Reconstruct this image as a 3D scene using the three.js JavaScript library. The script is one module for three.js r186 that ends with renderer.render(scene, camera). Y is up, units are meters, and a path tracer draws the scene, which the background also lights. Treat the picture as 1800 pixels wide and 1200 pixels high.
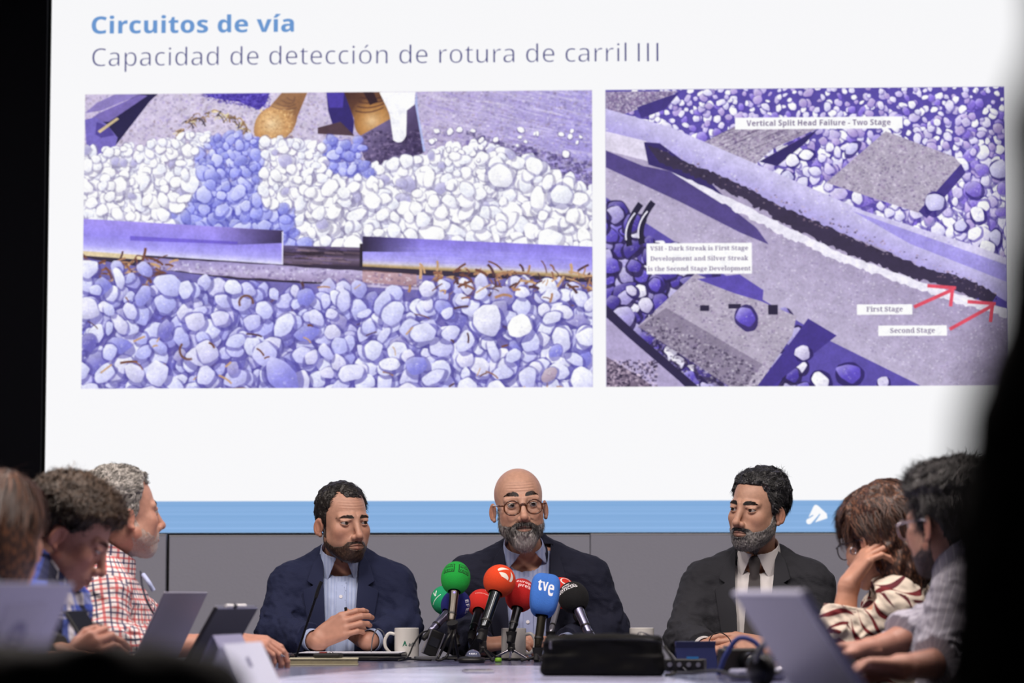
import * as THREE from 'three';
import { mergeGeometries, mergeVertices } from 'three/addons/utils/BufferGeometryUtils.js';
import { RoundedBoxGeometry } from 'three/addons/geometries/RoundedBoxGeometry.js';
import { RectAreaLightUniformsLib } from 'three/addons/lights/RectAreaLightUniformsLib.js';
import { createNoise3D } from 'simplex-noise';

// ---------------------------------------------------------------- camera, light, exposure
RectAreaLightUniformsLib.init();
const scene = new THREE.Scene();
scene.background = new THREE.Color(0x000000);
const FOCAL = 5000;                                            // pixels, in the 1800 x 1200 frame
const camera = new THREE.PerspectiveCamera(THREE.MathUtils.radToDeg(2 * Math.atan(600 / FOCAL)), 1.5, 0.05, 60);
camera.position.set(0.4, 0.924, 0);
camera.rotation.order = 'YXZ';
camera.rotation.set(Math.atan(450 / FOCAL), THREE.MathUtils.degToRad(2.8), 0);
camera.focus = 8.6;
camera.userData.fStop = 2.8;
camera.updateMatrixWorld(true);
scene.add(camera);

const renderer = new THREE.WebGLRenderer({ antialias: true });
renderer.toneMapping = THREE.LinearToneMapping;
renderer.toneMappingExposure = 1.0;
renderer.shadowMap.enabled = true;

const CEILING_Y = 3.45;
// [x, z, width, length, radiance]: the ceiling panels hang over the far end of the table; the near end of the room is unlit
const CEILING_PANELS = [[-0.8, -6.3, 0.6, 1.2, 30], [0.8, -6.3, 0.6, 1.2, 30], [-2.5, -7.2, 0.6, 1.2, 26], [2.5, -7.2, 0.6, 1.2, 16]];
const SCREEN_WHITE = 0.97;                                     // what the eye sees of the LED wall's white

// ---------------------------------------------------------------- helpers
function mulberry(seed) {
  let s = seed | 0;
  return () => { s = (s + 0x6d2b79f5) | 0; let t = Math.imul(s ^ (s >>> 15), 1 | s); t = (t + Math.imul(t ^ (t >>> 7), 61 | t)) ^ t; return ((t ^ (t >>> 14)) >>> 0) / 4294967296; };
}
const noise3 = createNoise3D(mulberry(11));
const clamp = (v, a, b) => (v < a ? a : v > b ? b : v);
const lerp = (a, b, t) => a + (b - a) * t;
const sstep = (a, b, v) => { const t = clamp((v - a) / (b - a), 0, 1); return t * t * (3 - 2 * t); };
const rad = THREE.MathUtils.degToRad;
const V = (x, y, z) => new THREE.Vector3(x, y, z);
const lin = (hex) => { const c = new THREE.Color(hex); return [c.r, c.g, c.b]; };
// a photograph pixel at a distance along the lens axis -> a point of the room
const P = (px, py, d) => V((px - 900) / FOCAL * d, -(py - 600) / FOCAL * d, -d).applyMatrix4(camera.matrixWorld);
// a photograph pixel -> the point of the horizontal plane at height y
function onY(px, py, y) { const o = camera.position, r = P(px, py, 1).sub(o); return o.clone().addScaledVector(r, (y - o.y) / r.y); }

const taken = new Map();
function numbered(name) { const n = taken.get(name) ?? 0; taken.set(name, n + 1); return n ? name + '_' + String(n).padStart(3, '0') : name; }
function shade(o) { o.traverse((m) => { if (m.isMesh) { m.castShadow = true; m.receiveShadow = true; } }); return o; }
function tag(o, label, category, group) { o.userData.label = label; o.userData.category = category; if (group) o.userData.group = group; return o; }
function thing(name, label, category, position = V(0, 0, 0), turn = 0, group) {
  const o = new THREE.Group(); o.name = numbered(name); scene.add(o); o.position.copy(position); o.rotation.y = turn;
  return tag(o, label, category, group);
}
function obj(name, geometry, material, parent) {
  const g = Array.isArray(geometry) ? merge(geometry) : geometry;
  const m = new THREE.Mesh(g, material); m.castShadow = m.receiveShadow = true;
  m.name = parent ? name : numbered(name); (parent ?? scene).add(m); return m;
}
function merge(list) {
  const flat = list.filter(Boolean), keys = new Set(['position', 'normal', 'uv']);
  if (flat.every((g) => g.attributes.color)) keys.add('color');
  return mergeGeometries(flat.map((g) => {
    const c = g.index ? g.toNonIndexed() : g.clone();
    if (!c.attributes.uv) c.setAttribute('uv', new THREE.BufferAttribute(new Float32Array(c.attributes.position.count * 2), 2));
    for (const k of Object.keys(c.attributes)) if (!keys.has(k)) c.deleteAttribute(k);
    return c;
  }));
}
function struct(name, geometry, material, label, parent) {
  const m = obj(name, geometry, material, parent);
  if (!parent) { m.name = name; m.userData.kind = 'structure'; m.userData.label = label; m.userData.category = name.split('_')[0]; }
  return m;
}
const std = (o) => new THREE.MeshStandardMaterial(o);
const phy = (o) => new THREE.MeshPhysicalMaterial(o);
const box = (w, h, d, x = 0, y = 0, z = 0, r = 0) => (r ? new RoundedBoxGeometry(w, h, d, 3, r) : new THREE.BoxGeometry(w, h, d)).translate(x, y, z);
function tube(points, r, seg = 0, rad8 = 8, closed = false) {
  const c = new THREE.CatmullRomCurve3(points.map((p) => (p.isVector3 ? p : V(...p))), closed, 'centripetal');
  return new THREE.TubeGeometry(c, seg || points.length * 8, r, rad8, closed);
}
function rod(a, b, r0, r1 = r0, n = 16) {
  const d = b.clone().sub(a), g = new THREE.CylinderGeometry(r1, r0, d.length(), n);
  g.applyQuaternion(new THREE.Quaternion().setFromUnitVectors(V(0, 1, 0), d.clone().normalize()));
  return g.translate((a.x + b.x) / 2, (a.y + b.y) / 2, (a.z + b.z) / 2);
}
function canvasTexture(w, h, draw, { srgb = true, repeat } = {}) {
  const c = document.createElement('canvas'); c.width = w; c.height = h;
  const g = c.getContext('2d'); draw(g, w, h);
  const t = new THREE.CanvasTexture(c); if (srgb) t.colorSpace = THREE.SRGBColorSpace;
  t.wrapS = t.wrapT = THREE.RepeatWrapping; if (repeat) t.repeat.set(...repeat);
  return t;
}
// grey noise as a texture for bump or roughness: mean 0.5, octaves of value noise that tile
function noiseTexture(size, cells, octaves, seed, lo = 0, hi = 1) {
  const data = new Uint8Array(size * size * 4), r = mulberry(seed), tables = [];
  for (let o = 0; o < octaves; o++) { const n = cells << o; tables.push({ n, t: Float32Array.from({ length: n * n }, () => r()) }); }
  for (let y = 0; y < size; y++) for (let x = 0; x < size; x++) {
    let s = 0, a = 0.5, total = 0;
    for (const { n, t } of tables) {
      const fx = x / size * n, fy = y / size * n, ix = fx | 0, iy = fy | 0, ux = fx - ix, uy = fy - iy, jx = (ix + 1) % n, jy = (iy + 1) % n;
      const sx = ux * ux * (3 - 2 * ux), sy = uy * uy * (3 - 2 * uy);
      s += a * lerp(lerp(t[iy * n + ix], t[iy * n + jx], sx), lerp(t[jy * n + ix], t[jy * n + jx], sx), sy); total += a; a *= 0.6;
    }
    const v = clamp(lo + (hi - lo) * (s / total), 0, 1) * 255, i = (y * size + x) * 4;
    data[i] = data[i + 1] = data[i + 2] = v; data[i + 3] = 255;
  }
  const t = new THREE.DataTexture(data, size, size); t.magFilter = THREE.LinearFilter; t.wrapS = t.wrapT = THREE.RepeatWrapping; t.needsUpdate = true;
  return t;
}
function rep(t, x, y = x) { const c = t.clone(); c.repeat.set(x, y); c.needsUpdate = true; return c; }
const fineNoise = noiseTexture(256, 32, 3, 5), coarseNoise = noiseTexture(256, 6, 5, 9), wearNoise = noiseTexture(512, 8, 6, 21, 0.1, 0.9);

// ---------------------------------------------------------------- the room
const TABLE_Y = 0.74, SCREEN_Z = -10.4;
{
  const carpet = std({ color: 0x2a2b31, roughness: 0.95, bumpMap: rep(fineNoise, 30, 40), bumpScale: 0.004 });
  const dark = std({ color: 0x07080e, roughness: 0.8, bumpMap: rep(fineNoise, 8, 8), bumpScale: 0.001 });
  const greyPaint = std({ color: 0x55565c, roughness: 0.85, bumpMap: rep(fineNoise, 8, 8), bumpScale: 0.0008 });
  const ceilingMat = std({ color: 0x8a8b90, roughness: 0.95, bumpMap: rep(fineNoise, 20, 20), bumpScale: 0.001 });
  struct('floor', box(9.2, 0.1, 13.4, 0, -0.05, -4.5), carpet, 'dark grey carpeted floor under the conference table');
  struct('ceiling', box(9.2, 0.1, 13.4, 0, CEILING_Y + 0.05, -4.5), ceilingMat, 'grey ceiling with bright light panels above the table');
  struct('wall_left', box(0.1, CEILING_Y, 13.4, -4.6, CEILING_Y / 2, -4.5), greyPaint, 'plain grey side wall');
  struct('wall_right', box(0.1, CEILING_Y, 13.4, 4.6, CEILING_Y / 2, -4.5), greyPaint, 'plain grey side wall facing the other side wall');
  struct('wall_near', box(9.2, CEILING_Y, 0.1, 0, CEILING_Y / 2, 2.2), greyPaint, 'plain grey wall behind the photographer');
  struct('wall_far', box(9.2, CEILING_Y, 0.1, 0, CEILING_Y / 2, -10.9), dark, 'near-black wall behind the large display');

  // grey wainscot panels under the display, each a board of its own with a recessed joint between
  const lower = new THREE.Group(); lower.name = 'trim_1'; scene.add(lower);
  lower.userData = { kind: 'structure', label: 'grey wainscot of wide panels below the large display', category: 'trim' };
  const panelMat = std({ color: 0xaaacbd, roughness: 0.62, bumpMap: rep(fineNoise, 6, 6), bumpScale: 0.0004 });
  const capMat = std({ color: 0xd0ced2, roughness: 0.45 });
  const xs = [-4.5, -2.962, -1.368, 0.178, 1.745, 3.3, 4.5];
  for (let i = 0; i + 1 < xs.length; i++) {
    const gapA = i === 3 ? 0.001 : 0.006, gapB = i === 2 ? 0.001 : 0.006, w = xs[i + 1] - xs[i] - gapA - gapB, x = (xs[i] + gapA + xs[i + 1] - gapB) / 2, top = i === 2 ? 1.147 : 1.151;
    const p = obj('panel', box(w, top - 0.02, 0.03, x, (top + 0.02) / 2, SCREEN_Z + 0.03, 0.003), panelMat, lower);
    obj('panel_cap', box(w, 0.004, 0.032, x, top + 0.002, SCREEN_Z + 0.031, 0.0015), capMat, p);
  }
  obj('backing', box(9, 1.14, 0.02, 0, 0.57, SCREEN_Z - 0.0), std({ color: 0x1d1c18, roughness: 0.9 }), lower);

  // dark curtain-like cladding left and right of the display
  for (const s of [-1, 1]) {
    const c = struct(s < 0 ? 'trim_2' : 'trim_3', box(2.64, CEILING_Y - 1.16, 0.06, s * 3.165, (CEILING_Y + 1.16) / 2, SCREEN_Z + 0.0), phy({ color: 0x03040c, roughness: 0.85, specularIntensity: 0.3 }),
      s < 0 ? 'near-black wall cladding beside the display, next to the slide title' : 'near-black wall cladding beside the display, next to the split rail picture');
    c.userData.category = 'cladding';
  }
  struct('trim_4', box(3.9, CEILING_Y - 3.235, 0.06, 0, (CEILING_Y + 3.235) / 2, SCREEN_Z), phy({ color: 0x03040c, roughness: 0.85, specularIntensity: 0.3 }), 'near-black strip of wall above the display').userData.category = 'cladding';
}

// ceiling light panels: glowing diffuser, frame, and the light itself just below
CEILING_PANELS.forEach(([x, z, w, l, radiance], i) => {
  const t = thing('ceiling_light', i < 2 ? 'bright flush ceiling light panel directly above the table' : 'dimmer flush ceiling light panel over the aisle beside the table', 'ceiling light', V(x, CEILING_Y, z), 0, i < 2 ? 'panels above the table' : 'panels over the aisles');
  obj('frame', [box(w + 0.06, 0.03, 0.03, 0, -0.015, -l / 2 - 0.015), box(w + 0.06, 0.03, 0.03, 0, -0.015, l / 2 + 0.015), box(0.03, 0.03, l, -w / 2 - 0.015, -0.015, 0), box(0.03, 0.03, l, w / 2 + 0.015, -0.015, 0)], std({ color: 0xc8c8c8, roughness: 0.5 }), t);
  obj('diffuser_light', box(w, 0.012, l, 0, -0.012, 0), std({ color: 0xffffff, roughness: 0.6, emissive: 0xfff1e2, emissiveIntensity: 1.2 }), t);
  const a = new THREE.RectAreaLight(0xfff2ea, radiance, w, l); a.name = 'panel_light';
  a.position.set(x, CEILING_Y - 0.024, z); a.rotation.x = -Math.PI / 2; scene.add(a);
});

// ---------------------------------------------------------------- the LED wall and its slide
const SLIDE = { x0: -1.8335, y1: 3.223, w: 3.667, h: 2.062 };
{
  const W = 2048, H = 1152, r = mulberry(77);
  const t = canvasTexture(W, H, (g) => {
    const X = (x) => (x - SLIDE.x0) / SLIDE.w * W, Y = (y) => (SLIDE.y1 - y) / SLIDE.h * H;
    g.fillStyle = '#fafafc'; g.fillRect(0, 0, W, H);
    // footer band
    const bandTop = Y(1.2765);
    g.fillStyle = '#84aede'; g.fillRect(0, bandTop, W, H - bandTop);
    for (let i = 0; i < 14; i++) { g.fillStyle = `rgba(${i % 2 ? '160,200,245' : '115,160,215'},0.25)`; g.fillRect(0, bandTop + r() * 60, W, 1 + r() * 3); }
    // emblem: a rounded white triangle cut by two slanted strokes
    g.save(); g.translate(X(1.004), Y(1.2235)); g.scale(0.58, 0.58); g.fillStyle = '#fdfdff';
    g.beginPath(); g.moveTo(-32, 8); g.lineTo(-14, -30); g.quadraticCurveTo(-8, -40, 2, -32); g.lineTo(32, -4); g.lineTo(34, 12); g.quadraticCurveTo(10, 20, -8, 26); g.lineTo(-10, 22); g.lineTo(10, -6); g.lineTo(-24, 31); g.quadraticCurveTo(-34, 36, -40, 26); g.quadraticCurveTo(-42, 16, -32, 12); g.closePath(); g.fill();
    g.strokeStyle = '#84aede'; g.lineWidth = 4; g.beginPath(); g.moveTo(-34, 12); g.lineTo(-16, 1); g.moveTo(-12, 26); g.lineTo(8, -3); g.stroke();
    g.restore();
    // headings
    const text = (s, x0, x1, base, size, font, color, thin) => {
      g.font = `${font} ${size}px sans-serif`; g.textBaseline = 'alphabetic'; g.fillStyle = color;
      const k = (X(x1) - X(x0)) / g.measureText(s).width; g.save(); g.translate(X(x0), Y(base)); g.scale(k, 1); g.fillText(s, 0, 0);
      if (thin) { g.strokeStyle = '#fafafc'; g.lineWidth = thin; g.lineJoin = 'round'; g.strokeText(s, 0, 0); } g.restore();
    };
    text('Circuitos de vía', -1.688, -0.914, 3.021, 50, 'bold', '#6a98d2', 0);
    text('Capacidad de detección de rotura de carril', -1.686, 0.326, 2.899, 53, 'normal', '#4a4a80', 1.5);
    g.fillStyle = '#4a4a80'; for (const x of [0.358, 0.392, 0.427]) g.fillRect(X(x), Y(2.899) - 38, 3.4, 38);

    const blob = (cx, cy, rx, ry, turn, jag, n = 9) => {
      const pts = []; for (let i = 0; i < n; i++) { const a = (i + (r() - 0.5) * 0.5) / n * Math.PI * 2, k = 1.12 - jag * r(); pts.push([Math.cos(a) * rx * k, Math.sin(a) * ry * k]); }
      g.save(); g.translate(cx, cy); g.rotate(turn); g.beginPath();
      for (let i = 0; i < n; i++) { const [ax, ay] = pts[i], [bx, by] = pts[(i + 1) % n], [cx2, cy2] = pts[(i + n - 1) % n], k = 0.28; const sx = lerp(ax, cx2, k), sy = lerp(ay, cy2, k); i ? g.lineTo(sx, sy) : g.moveTo(sx, sy); g.quadraticCurveTo(ax, ay, lerp(ax, bx, k), lerp(ay, by, k)); }
      g.closePath(); g.restore();
    };
    const pick = (a) => a[Math.floor(r() * a.length)];
    const mixc = (a, b, k) => a.map((v, i) => Math.round(lerp(v, b[i], k)));
    const css = (c, a = 1) => `rgba(${c[0]},${c[1]},${c[2]},${a})`;
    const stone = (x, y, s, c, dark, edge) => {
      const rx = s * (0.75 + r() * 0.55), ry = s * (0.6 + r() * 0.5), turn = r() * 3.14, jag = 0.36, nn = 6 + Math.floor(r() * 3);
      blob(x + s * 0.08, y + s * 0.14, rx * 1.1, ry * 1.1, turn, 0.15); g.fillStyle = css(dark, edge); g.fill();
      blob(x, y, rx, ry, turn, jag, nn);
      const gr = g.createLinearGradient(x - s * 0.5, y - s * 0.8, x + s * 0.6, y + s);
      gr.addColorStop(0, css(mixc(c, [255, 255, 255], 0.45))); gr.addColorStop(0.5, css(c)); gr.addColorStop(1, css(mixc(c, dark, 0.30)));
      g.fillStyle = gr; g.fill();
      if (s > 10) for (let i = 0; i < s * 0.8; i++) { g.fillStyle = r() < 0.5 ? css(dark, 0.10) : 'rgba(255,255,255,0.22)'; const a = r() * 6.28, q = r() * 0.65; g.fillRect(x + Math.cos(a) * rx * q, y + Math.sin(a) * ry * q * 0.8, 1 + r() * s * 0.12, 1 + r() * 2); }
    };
    const field = (x0, y0, x1, y1, step, size, color, dark, edge, inside) => {
      const list = [];
      for (let y = y0 - step; y < y1 + step; y += step * 0.72) for (let x = x0 - step; x < x1 + step; x += step) list.push([x + (r() - 0.5) * step * 0.9, y + (r() - 0.5) * step * 0.8]);
      for (let i = list.length - 1; i > 0; i--) { const j = Math.floor(r() * (i + 1)); [list[i], list[j]] = [list[j], list[i]]; }
      for (const [x, y] of list) if (!inside || inside(x, y)) stone(x, y, size(x, y) * (0.75 + r() * 0.6), color(x, y), dark(x, y), edge);
    };
    const poly = (pts, fill) => { g.beginPath(); pts.forEach(([x, y], i) => (i ? g.lineTo(x, y) : g.moveTo(x, y))); g.closePath(); g.fillStyle = fill; g.fill(); };
    const speckle = (x0, y0, x1, y1, n, colors, s, inside) => { for (let i = 0; i < n; i++) { const x = lerp(x0, x1, r()), y = lerp(y0, y1, r()); if (inside && !inside(x, y)) continue; g.fillStyle = pick(colors); g.fillRect(x, y, s * (0.5 + r()), s * (0.4 + r() * 0.8)); } };
    const noiseLine = (pts, amp, step) => { const out = []; for (let i = 0; i + 1 < pts.length; i++) { const [ax, ay] = pts[i], [bx, by] = pts[i + 1], n = Math.max(2, Math.hypot(bx - ax, by - ay) / step); for (let k = 0; k < n; k++) out.push([lerp(ax, bx, k / n) + (r() - 0.5) * amp, lerp(ay, by, k / n) + (r() - 0.5) * amp]); } out.push(pts[pts.length - 1]); return out; };

    // ---- picture one: ballast and a cut rail, drawn in the coordinates x 147..1042, y 163..682
    g.save(); g.beginPath(); g.rect(X(-1.703), Y(2.7925), X(0.188) - X(-1.703), Y(1.692) - Y(2.7925)); g.clip();
    g.translate(X(-1.703), Y(2.7925)); g.scale((X(0.188) - X(-1.703)) / 895, (Y(1.692) - Y(2.7925)) / 519); g.translate(-147, -163);
    { const gr = g.createLinearGradient(140, 160, 1040, 320); gr.addColorStop(0, '#c4b8d6'); gr.addColorStop(0.35, '#cdc3da'); gr.addColorStop(0.7, '#b6aad0'); gr.addColorStop(1, '#a196d8'); g.fillStyle = gr; g.fillRect(140, 160, 910, 530); }
    speckle(140, 160, 1045, 330, 5200, ['rgba(90,80,130,.25)', 'rgba(225,220,235,.35)', 'rgba(150,130,200,.3)', 'rgba(120,100,110,.25)'], 4);
    for (let i = 0; i < 240; i++) { g.strokeStyle = pick(['rgba(110,95,190,.12)', 'rgba(240,235,245,.18)']); g.lineWidth = 1 + r() * 3; const x = 740 + r() * 300, y = 160 + r() * 110; g.beginPath(); g.moveTo(x, y); g.lineTo(x + 30 + r() * 40, y + 8 + r() * 10); g.stroke(); }
    speckle(820, 232, 1042, 345, 1500, ['rgba(50,40,90,.45)', 'rgba(80,65,130,.4)', 'rgba(160,150,180,.4)'], 6, (x, y) => y > 232 + (x - 820) * 0.26 && y < 275 + (x - 820) * 0.34);
    // dead grass arc and twigs
    for (let i = 0; i < 90; i++) { const a = Math.PI * (1.08 + r() * 0.84), cx = 375, cy = 255; g.strokeStyle = pick(['#6d5540', '#a58457', '#d9cba0', '#3f3340', '#8a6a4c']); g.lineWidth = 0.8 + r() * 1.8; const x = cx + Math.cos(a) * 62 + (r() - 0.5) * 12, y = cy + Math.sin(a) * 55 + (r() - 0.5) * 10; g.beginPath(); g.moveTo(x, y); g.quadraticCurveTo(x + 10 * r(), y - 8 * r(), x + (r() - 0.5) * 26, y + (r() - 0.2) * 16); g.stroke(); }
    // tie plate and bar, upper corner
    poly([[196, 262], [262, 176], [276, 163], [240, 163], [176, 205]], '#1c1744');
    poly([[147, 196], [176, 192], [247, 163], [200, 163], [168, 178]], '#8577b8'); poly([[150, 212], [172, 196], [245, 164], [258, 166], [190, 212]], '#7263ac');
    poly([[147, 208], [165, 203], [186, 216], [206, 240], [200, 262], [182, 280], [160, 268], [150, 250]], '#6f63b8'); poly([[168, 212], [190, 220], [200, 236], [176, 240], [166, 234]], '#4b3f92');
    poly([[170, 228], [204, 204], [208, 207], [174, 232]], '#c9b48c');
    // cut-off jeans, boots, white glove, dark rail offcut
    poly([[355, 163], [474, 163], [468, 182], [455, 193], [420, 178], [378, 172]], '#4a3aa6'); speckle(355, 163, 474, 195, 500, ['rgba(40,25,120,.5)', 'rgba(120,105,210,.4)'], 3, (x, y) => y < 172 + (x - 355) * 0.2);
    poly([[575, 163], [612, 163], [624, 215], [622, 240], [590, 232], [578, 195]], '#2b2168'); poly([[575, 163], [606, 163], [604, 190], [580, 190]], '#4638a0');
    poly([[560, 225], [600, 215], [625, 240], [560, 236]], '#4a3440');
    { const gr = g.createLinearGradient(450, 170, 530, 250); gr.addColorStop(0, '#d2a878'); gr.addColorStop(0.5, '#c08c56'); gr.addColorStop(1, '#a8774c'); g.fillStyle = gr;
      g.beginPath(); g.moveTo(496, 163); g.lineTo(541, 163); g.lineTo(524, 205); g.quadraticCurveTo(520, 238, 488, 251); g.quadraticCurveTo(452, 256, 447, 232); g.quadraticCurveTo(446, 200, 474, 188); g.closePath(); g.fill(); { const hl = g.createRadialGradient(478, 218, 4, 484, 222, 42); hl.addColorStop(0, 'rgba(240,214,172,.75)'); hl.addColorStop(0.6, 'rgba(214,168,116,.35)'); hl.addColorStop(1, 'rgba(96,62,52,.5)'); g.fillStyle = hl; g.fill(); } g.strokeStyle = 'rgba(96,66,58,.55)'; g.lineWidth = 2; for (let i = 0; i < 4; i++) { g.beginPath(); g.moveTo(478 + i * 9, 186 - i * 5); g.quadraticCurveTo(496 + i * 8, 196 - i * 4, 522 - i, 190 - i * 7); g.stroke(); }
      g.strokeStyle = '#8a7a9a'; g.lineWidth = 6; g.beginPath(); g.moveTo(445, 244); g.quadraticCurveTo(470, 264, 516, 240); g.stroke(); speckle(455, 190, 515, 250, 260, ['rgba(240,205,150,.35)', 'rgba(120,75,40,.22)'], 3); }
    { const gr = g.createLinearGradient(610, 163, 690, 240); gr.addColorStop(0, '#4a2c22'); gr.addColorStop(0.5, '#a8743c'); gr.addColorStop(1, '#c69a66'); g.fillStyle = gr; g.beginPath(); g.moveTo(606, 163); g.lineTo(672, 163); g.lineTo(690, 215); g.lineTo(640, 242); g.quadraticCurveTo(624, 236, 624, 210); g.closePath(); g.fill(); { const hl = g.createRadialGradient(655, 214, 3, 655, 212, 40); hl.addColorStop(0, 'rgba(232,200,158,.7)'); hl.addColorStop(0.6, 'rgba(190,136,84,.25)'); hl.addColorStop(1, 'rgba(60,32,36,.55)'); g.fillStyle = hl; g.fill(); } g.strokeStyle = 'rgba(58,30,34,.6)'; g.lineWidth = 2.5; for (let i = 0; i < 4; i++) { g.beginPath(); g.moveTo(626 + i * 3, 196 - i * 8); g.quadraticCurveTo(650, 204 - i * 9, 676, 190 - i * 6); g.stroke(); } poly([[640, 163], [658, 163], [666, 180], [652, 186]], '#2a1620'); }
    { const gr = g.createLinearGradient(640, 220, 740, 300); gr.addColorStop(0, '#7d6f9a'); gr.addColorStop(0.5, '#4a3d66'); gr.addColorStop(1, '#31264f'); poly([[630, 243], [714, 196], [732, 184], [748, 270], [656, 304], [642, 280]], gr); poly([[731, 184], [734, 163], [737, 200], [750, 268], [746, 270]], '#a9b4e6'); speckle(640, 230, 742, 296, 380, ['rgba(160,140,180,.3)', 'rgba(30,20,55,.4)'], 4, (x, y) => y > 243 - (x - 630) * 0.5 && y < 300 - (x - 656) * 0.3); }
    g.fillStyle = '#f4f4fc'; g.beginPath(); g.moveTo(668, 163); g.lineTo(732, 163); g.lineTo(730, 186); g.lineTo(717, 196); g.lineTo(716, 240); g.quadraticCurveTo(708, 260, 693, 248); g.lineTo(686, 200); g.closePath(); g.fill();

    // upper ballast: bright, with a lilac shaded lane
    const upEdge = (x) => (x < 300 ? 262 - (x - 147) * 0.1 : x < 450 ? 238 - Math.sin((x - 300) / 150 * 3.1) * 6 : x < 640 ? 246 : x < 760 ? 300 - (x - 640) * 0.25 : x < 860 ? 262 - (x - 760) * 0.1 : 252 + (x - 860) * 0.45);
    const railTop = (x) => (x < 500 ? 382 + (x - 147) * 0.066 : x < 637 ? 434 : 417 + (x - 637) * 0.05);
    const lane = (x, y) => (x > 348 + (y > 330 ? -(y - 330) * 0.5 : 0) + (y < 270 ? (270 - y) * 0.8 : 0) && x < 458 + (y > 340 ? (y - 340) * 0.9 : 0)) || (x > 575 && x < 655 && y < 305 && y > 240 - (x - 600) * 0.2) || (y > 365 && x > 300 && x < 520);
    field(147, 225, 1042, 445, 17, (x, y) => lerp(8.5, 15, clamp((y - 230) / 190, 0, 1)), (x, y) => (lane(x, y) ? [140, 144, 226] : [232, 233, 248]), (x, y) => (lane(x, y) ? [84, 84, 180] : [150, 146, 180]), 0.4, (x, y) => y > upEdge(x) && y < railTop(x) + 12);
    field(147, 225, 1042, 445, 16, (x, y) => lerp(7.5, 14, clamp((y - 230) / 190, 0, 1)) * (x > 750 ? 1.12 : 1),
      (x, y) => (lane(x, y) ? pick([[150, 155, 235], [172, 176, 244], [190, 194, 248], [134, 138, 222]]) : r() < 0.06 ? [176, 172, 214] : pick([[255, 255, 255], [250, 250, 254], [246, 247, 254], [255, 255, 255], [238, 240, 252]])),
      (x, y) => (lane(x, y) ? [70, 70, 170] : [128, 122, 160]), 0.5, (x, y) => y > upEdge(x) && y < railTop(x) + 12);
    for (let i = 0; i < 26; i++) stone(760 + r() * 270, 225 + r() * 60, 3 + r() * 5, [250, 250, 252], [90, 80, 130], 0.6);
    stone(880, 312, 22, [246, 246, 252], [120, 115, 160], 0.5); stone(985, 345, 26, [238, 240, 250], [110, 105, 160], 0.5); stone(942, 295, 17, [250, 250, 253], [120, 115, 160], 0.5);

    // rail: left length, notch, right length, foot
    const foot = noiseLine([[250, 452], [420, 462], [640, 478], [745, 486], [745, 508], [600, 500], [400, 486], [260, 470]], 2, 20);
    const lower = (x) => (x < 500 ? 446 + (x - 147) * 0.05 : 470 + (x - 500) * 0.045);
    g.fillStyle = '#2a2038'; g.fillRect(140, 440, 910, 60);
    poly([[147, 430], [260, 440], [250, 456], [147, 448]], '#d9c6a0');
    { const gr = g.createLinearGradient(0, 455, 0, 505); gr.addColorStop(0, '#8f83bb'); gr.addColorStop(0.5, '#b8abd2'); gr.addColorStop(1, '#7d6a94'); poly(foot, gr); poly([[640, 476], [735, 484], [735, 505], [640, 498]], 'rgba(190,140,130,.55)'); speckle(250, 452, 745, 505, 500, ['rgba(240,240,255,.4)', 'rgba(70,55,110,.3)'], 4, (x, y) => y > 454 + (x - 250) * 0.06 && y < 472 + (x - 250) * 0.08); }
    { const gr = g.createLinearGradient(147, 383, 142, 452); gr.addColorStop(0, '#9c8ce8'); gr.addColorStop(0.4, '#9084e6'); gr.addColorStop(0.66, '#a49cee'); gr.addColorStop(0.82, '#d6d4f8'); gr.addColorStop(0.9, '#8c84bc'); gr.addColorStop(1, '#4a4278'); poly([[147, 383], [500, 406], [500, 466], [147, 440]], gr);
      const g2 = g.createLinearGradient(380, 0, 500, 0); g2.addColorStop(0, 'rgba(25,15,45,0)'); g2.addColorStop(1, 'rgba(25,15,45,.85)'); poly([[380, 399], [500, 406], [500, 428], [380, 432]], g2); poly([[230, 414], [420, 425], [420, 430], [230, 422]], 'rgba(70,50,180,.5)'); }
    { const gr = g.createLinearGradient(840, 427, 837, 484); gr.addColorStop(0, '#8072d6'); gr.addColorStop(0.45, '#968ce8'); gr.addColorStop(0.7, '#a8a0ea'); gr.addColorStop(0.82, '#c9c2d8'); gr.addColorStop(0.9, '#b89c6c'); gr.addColorStop(1, '#5c4a3a'); poly([[640, 417], [1042, 438], [1042, 494], [640, 470]], gr);
      const g2 = g.createLinearGradient(640, 0, 740, 0); g2.addColorStop(0, 'rgba(20,12,36,.9)'); g2.addColorStop(1, 'rgba(20,12,36,0)'); poly([[640, 417], [760, 423], [760, 446], [640, 444]], g2); for (let i = 0; i < 40; i++) { g.strokeStyle = pick(['rgba(255,255,255,.10)', 'rgba(60,45,150,.14)']); const x = 660 + r() * 330, y = 430 + (x - 640) * 0.05 + r() * 30; g.lineWidth = 1; g.beginPath(); g.moveTo(x, y); g.lineTo(x + 60, y + 3); g.stroke(); } }
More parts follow.
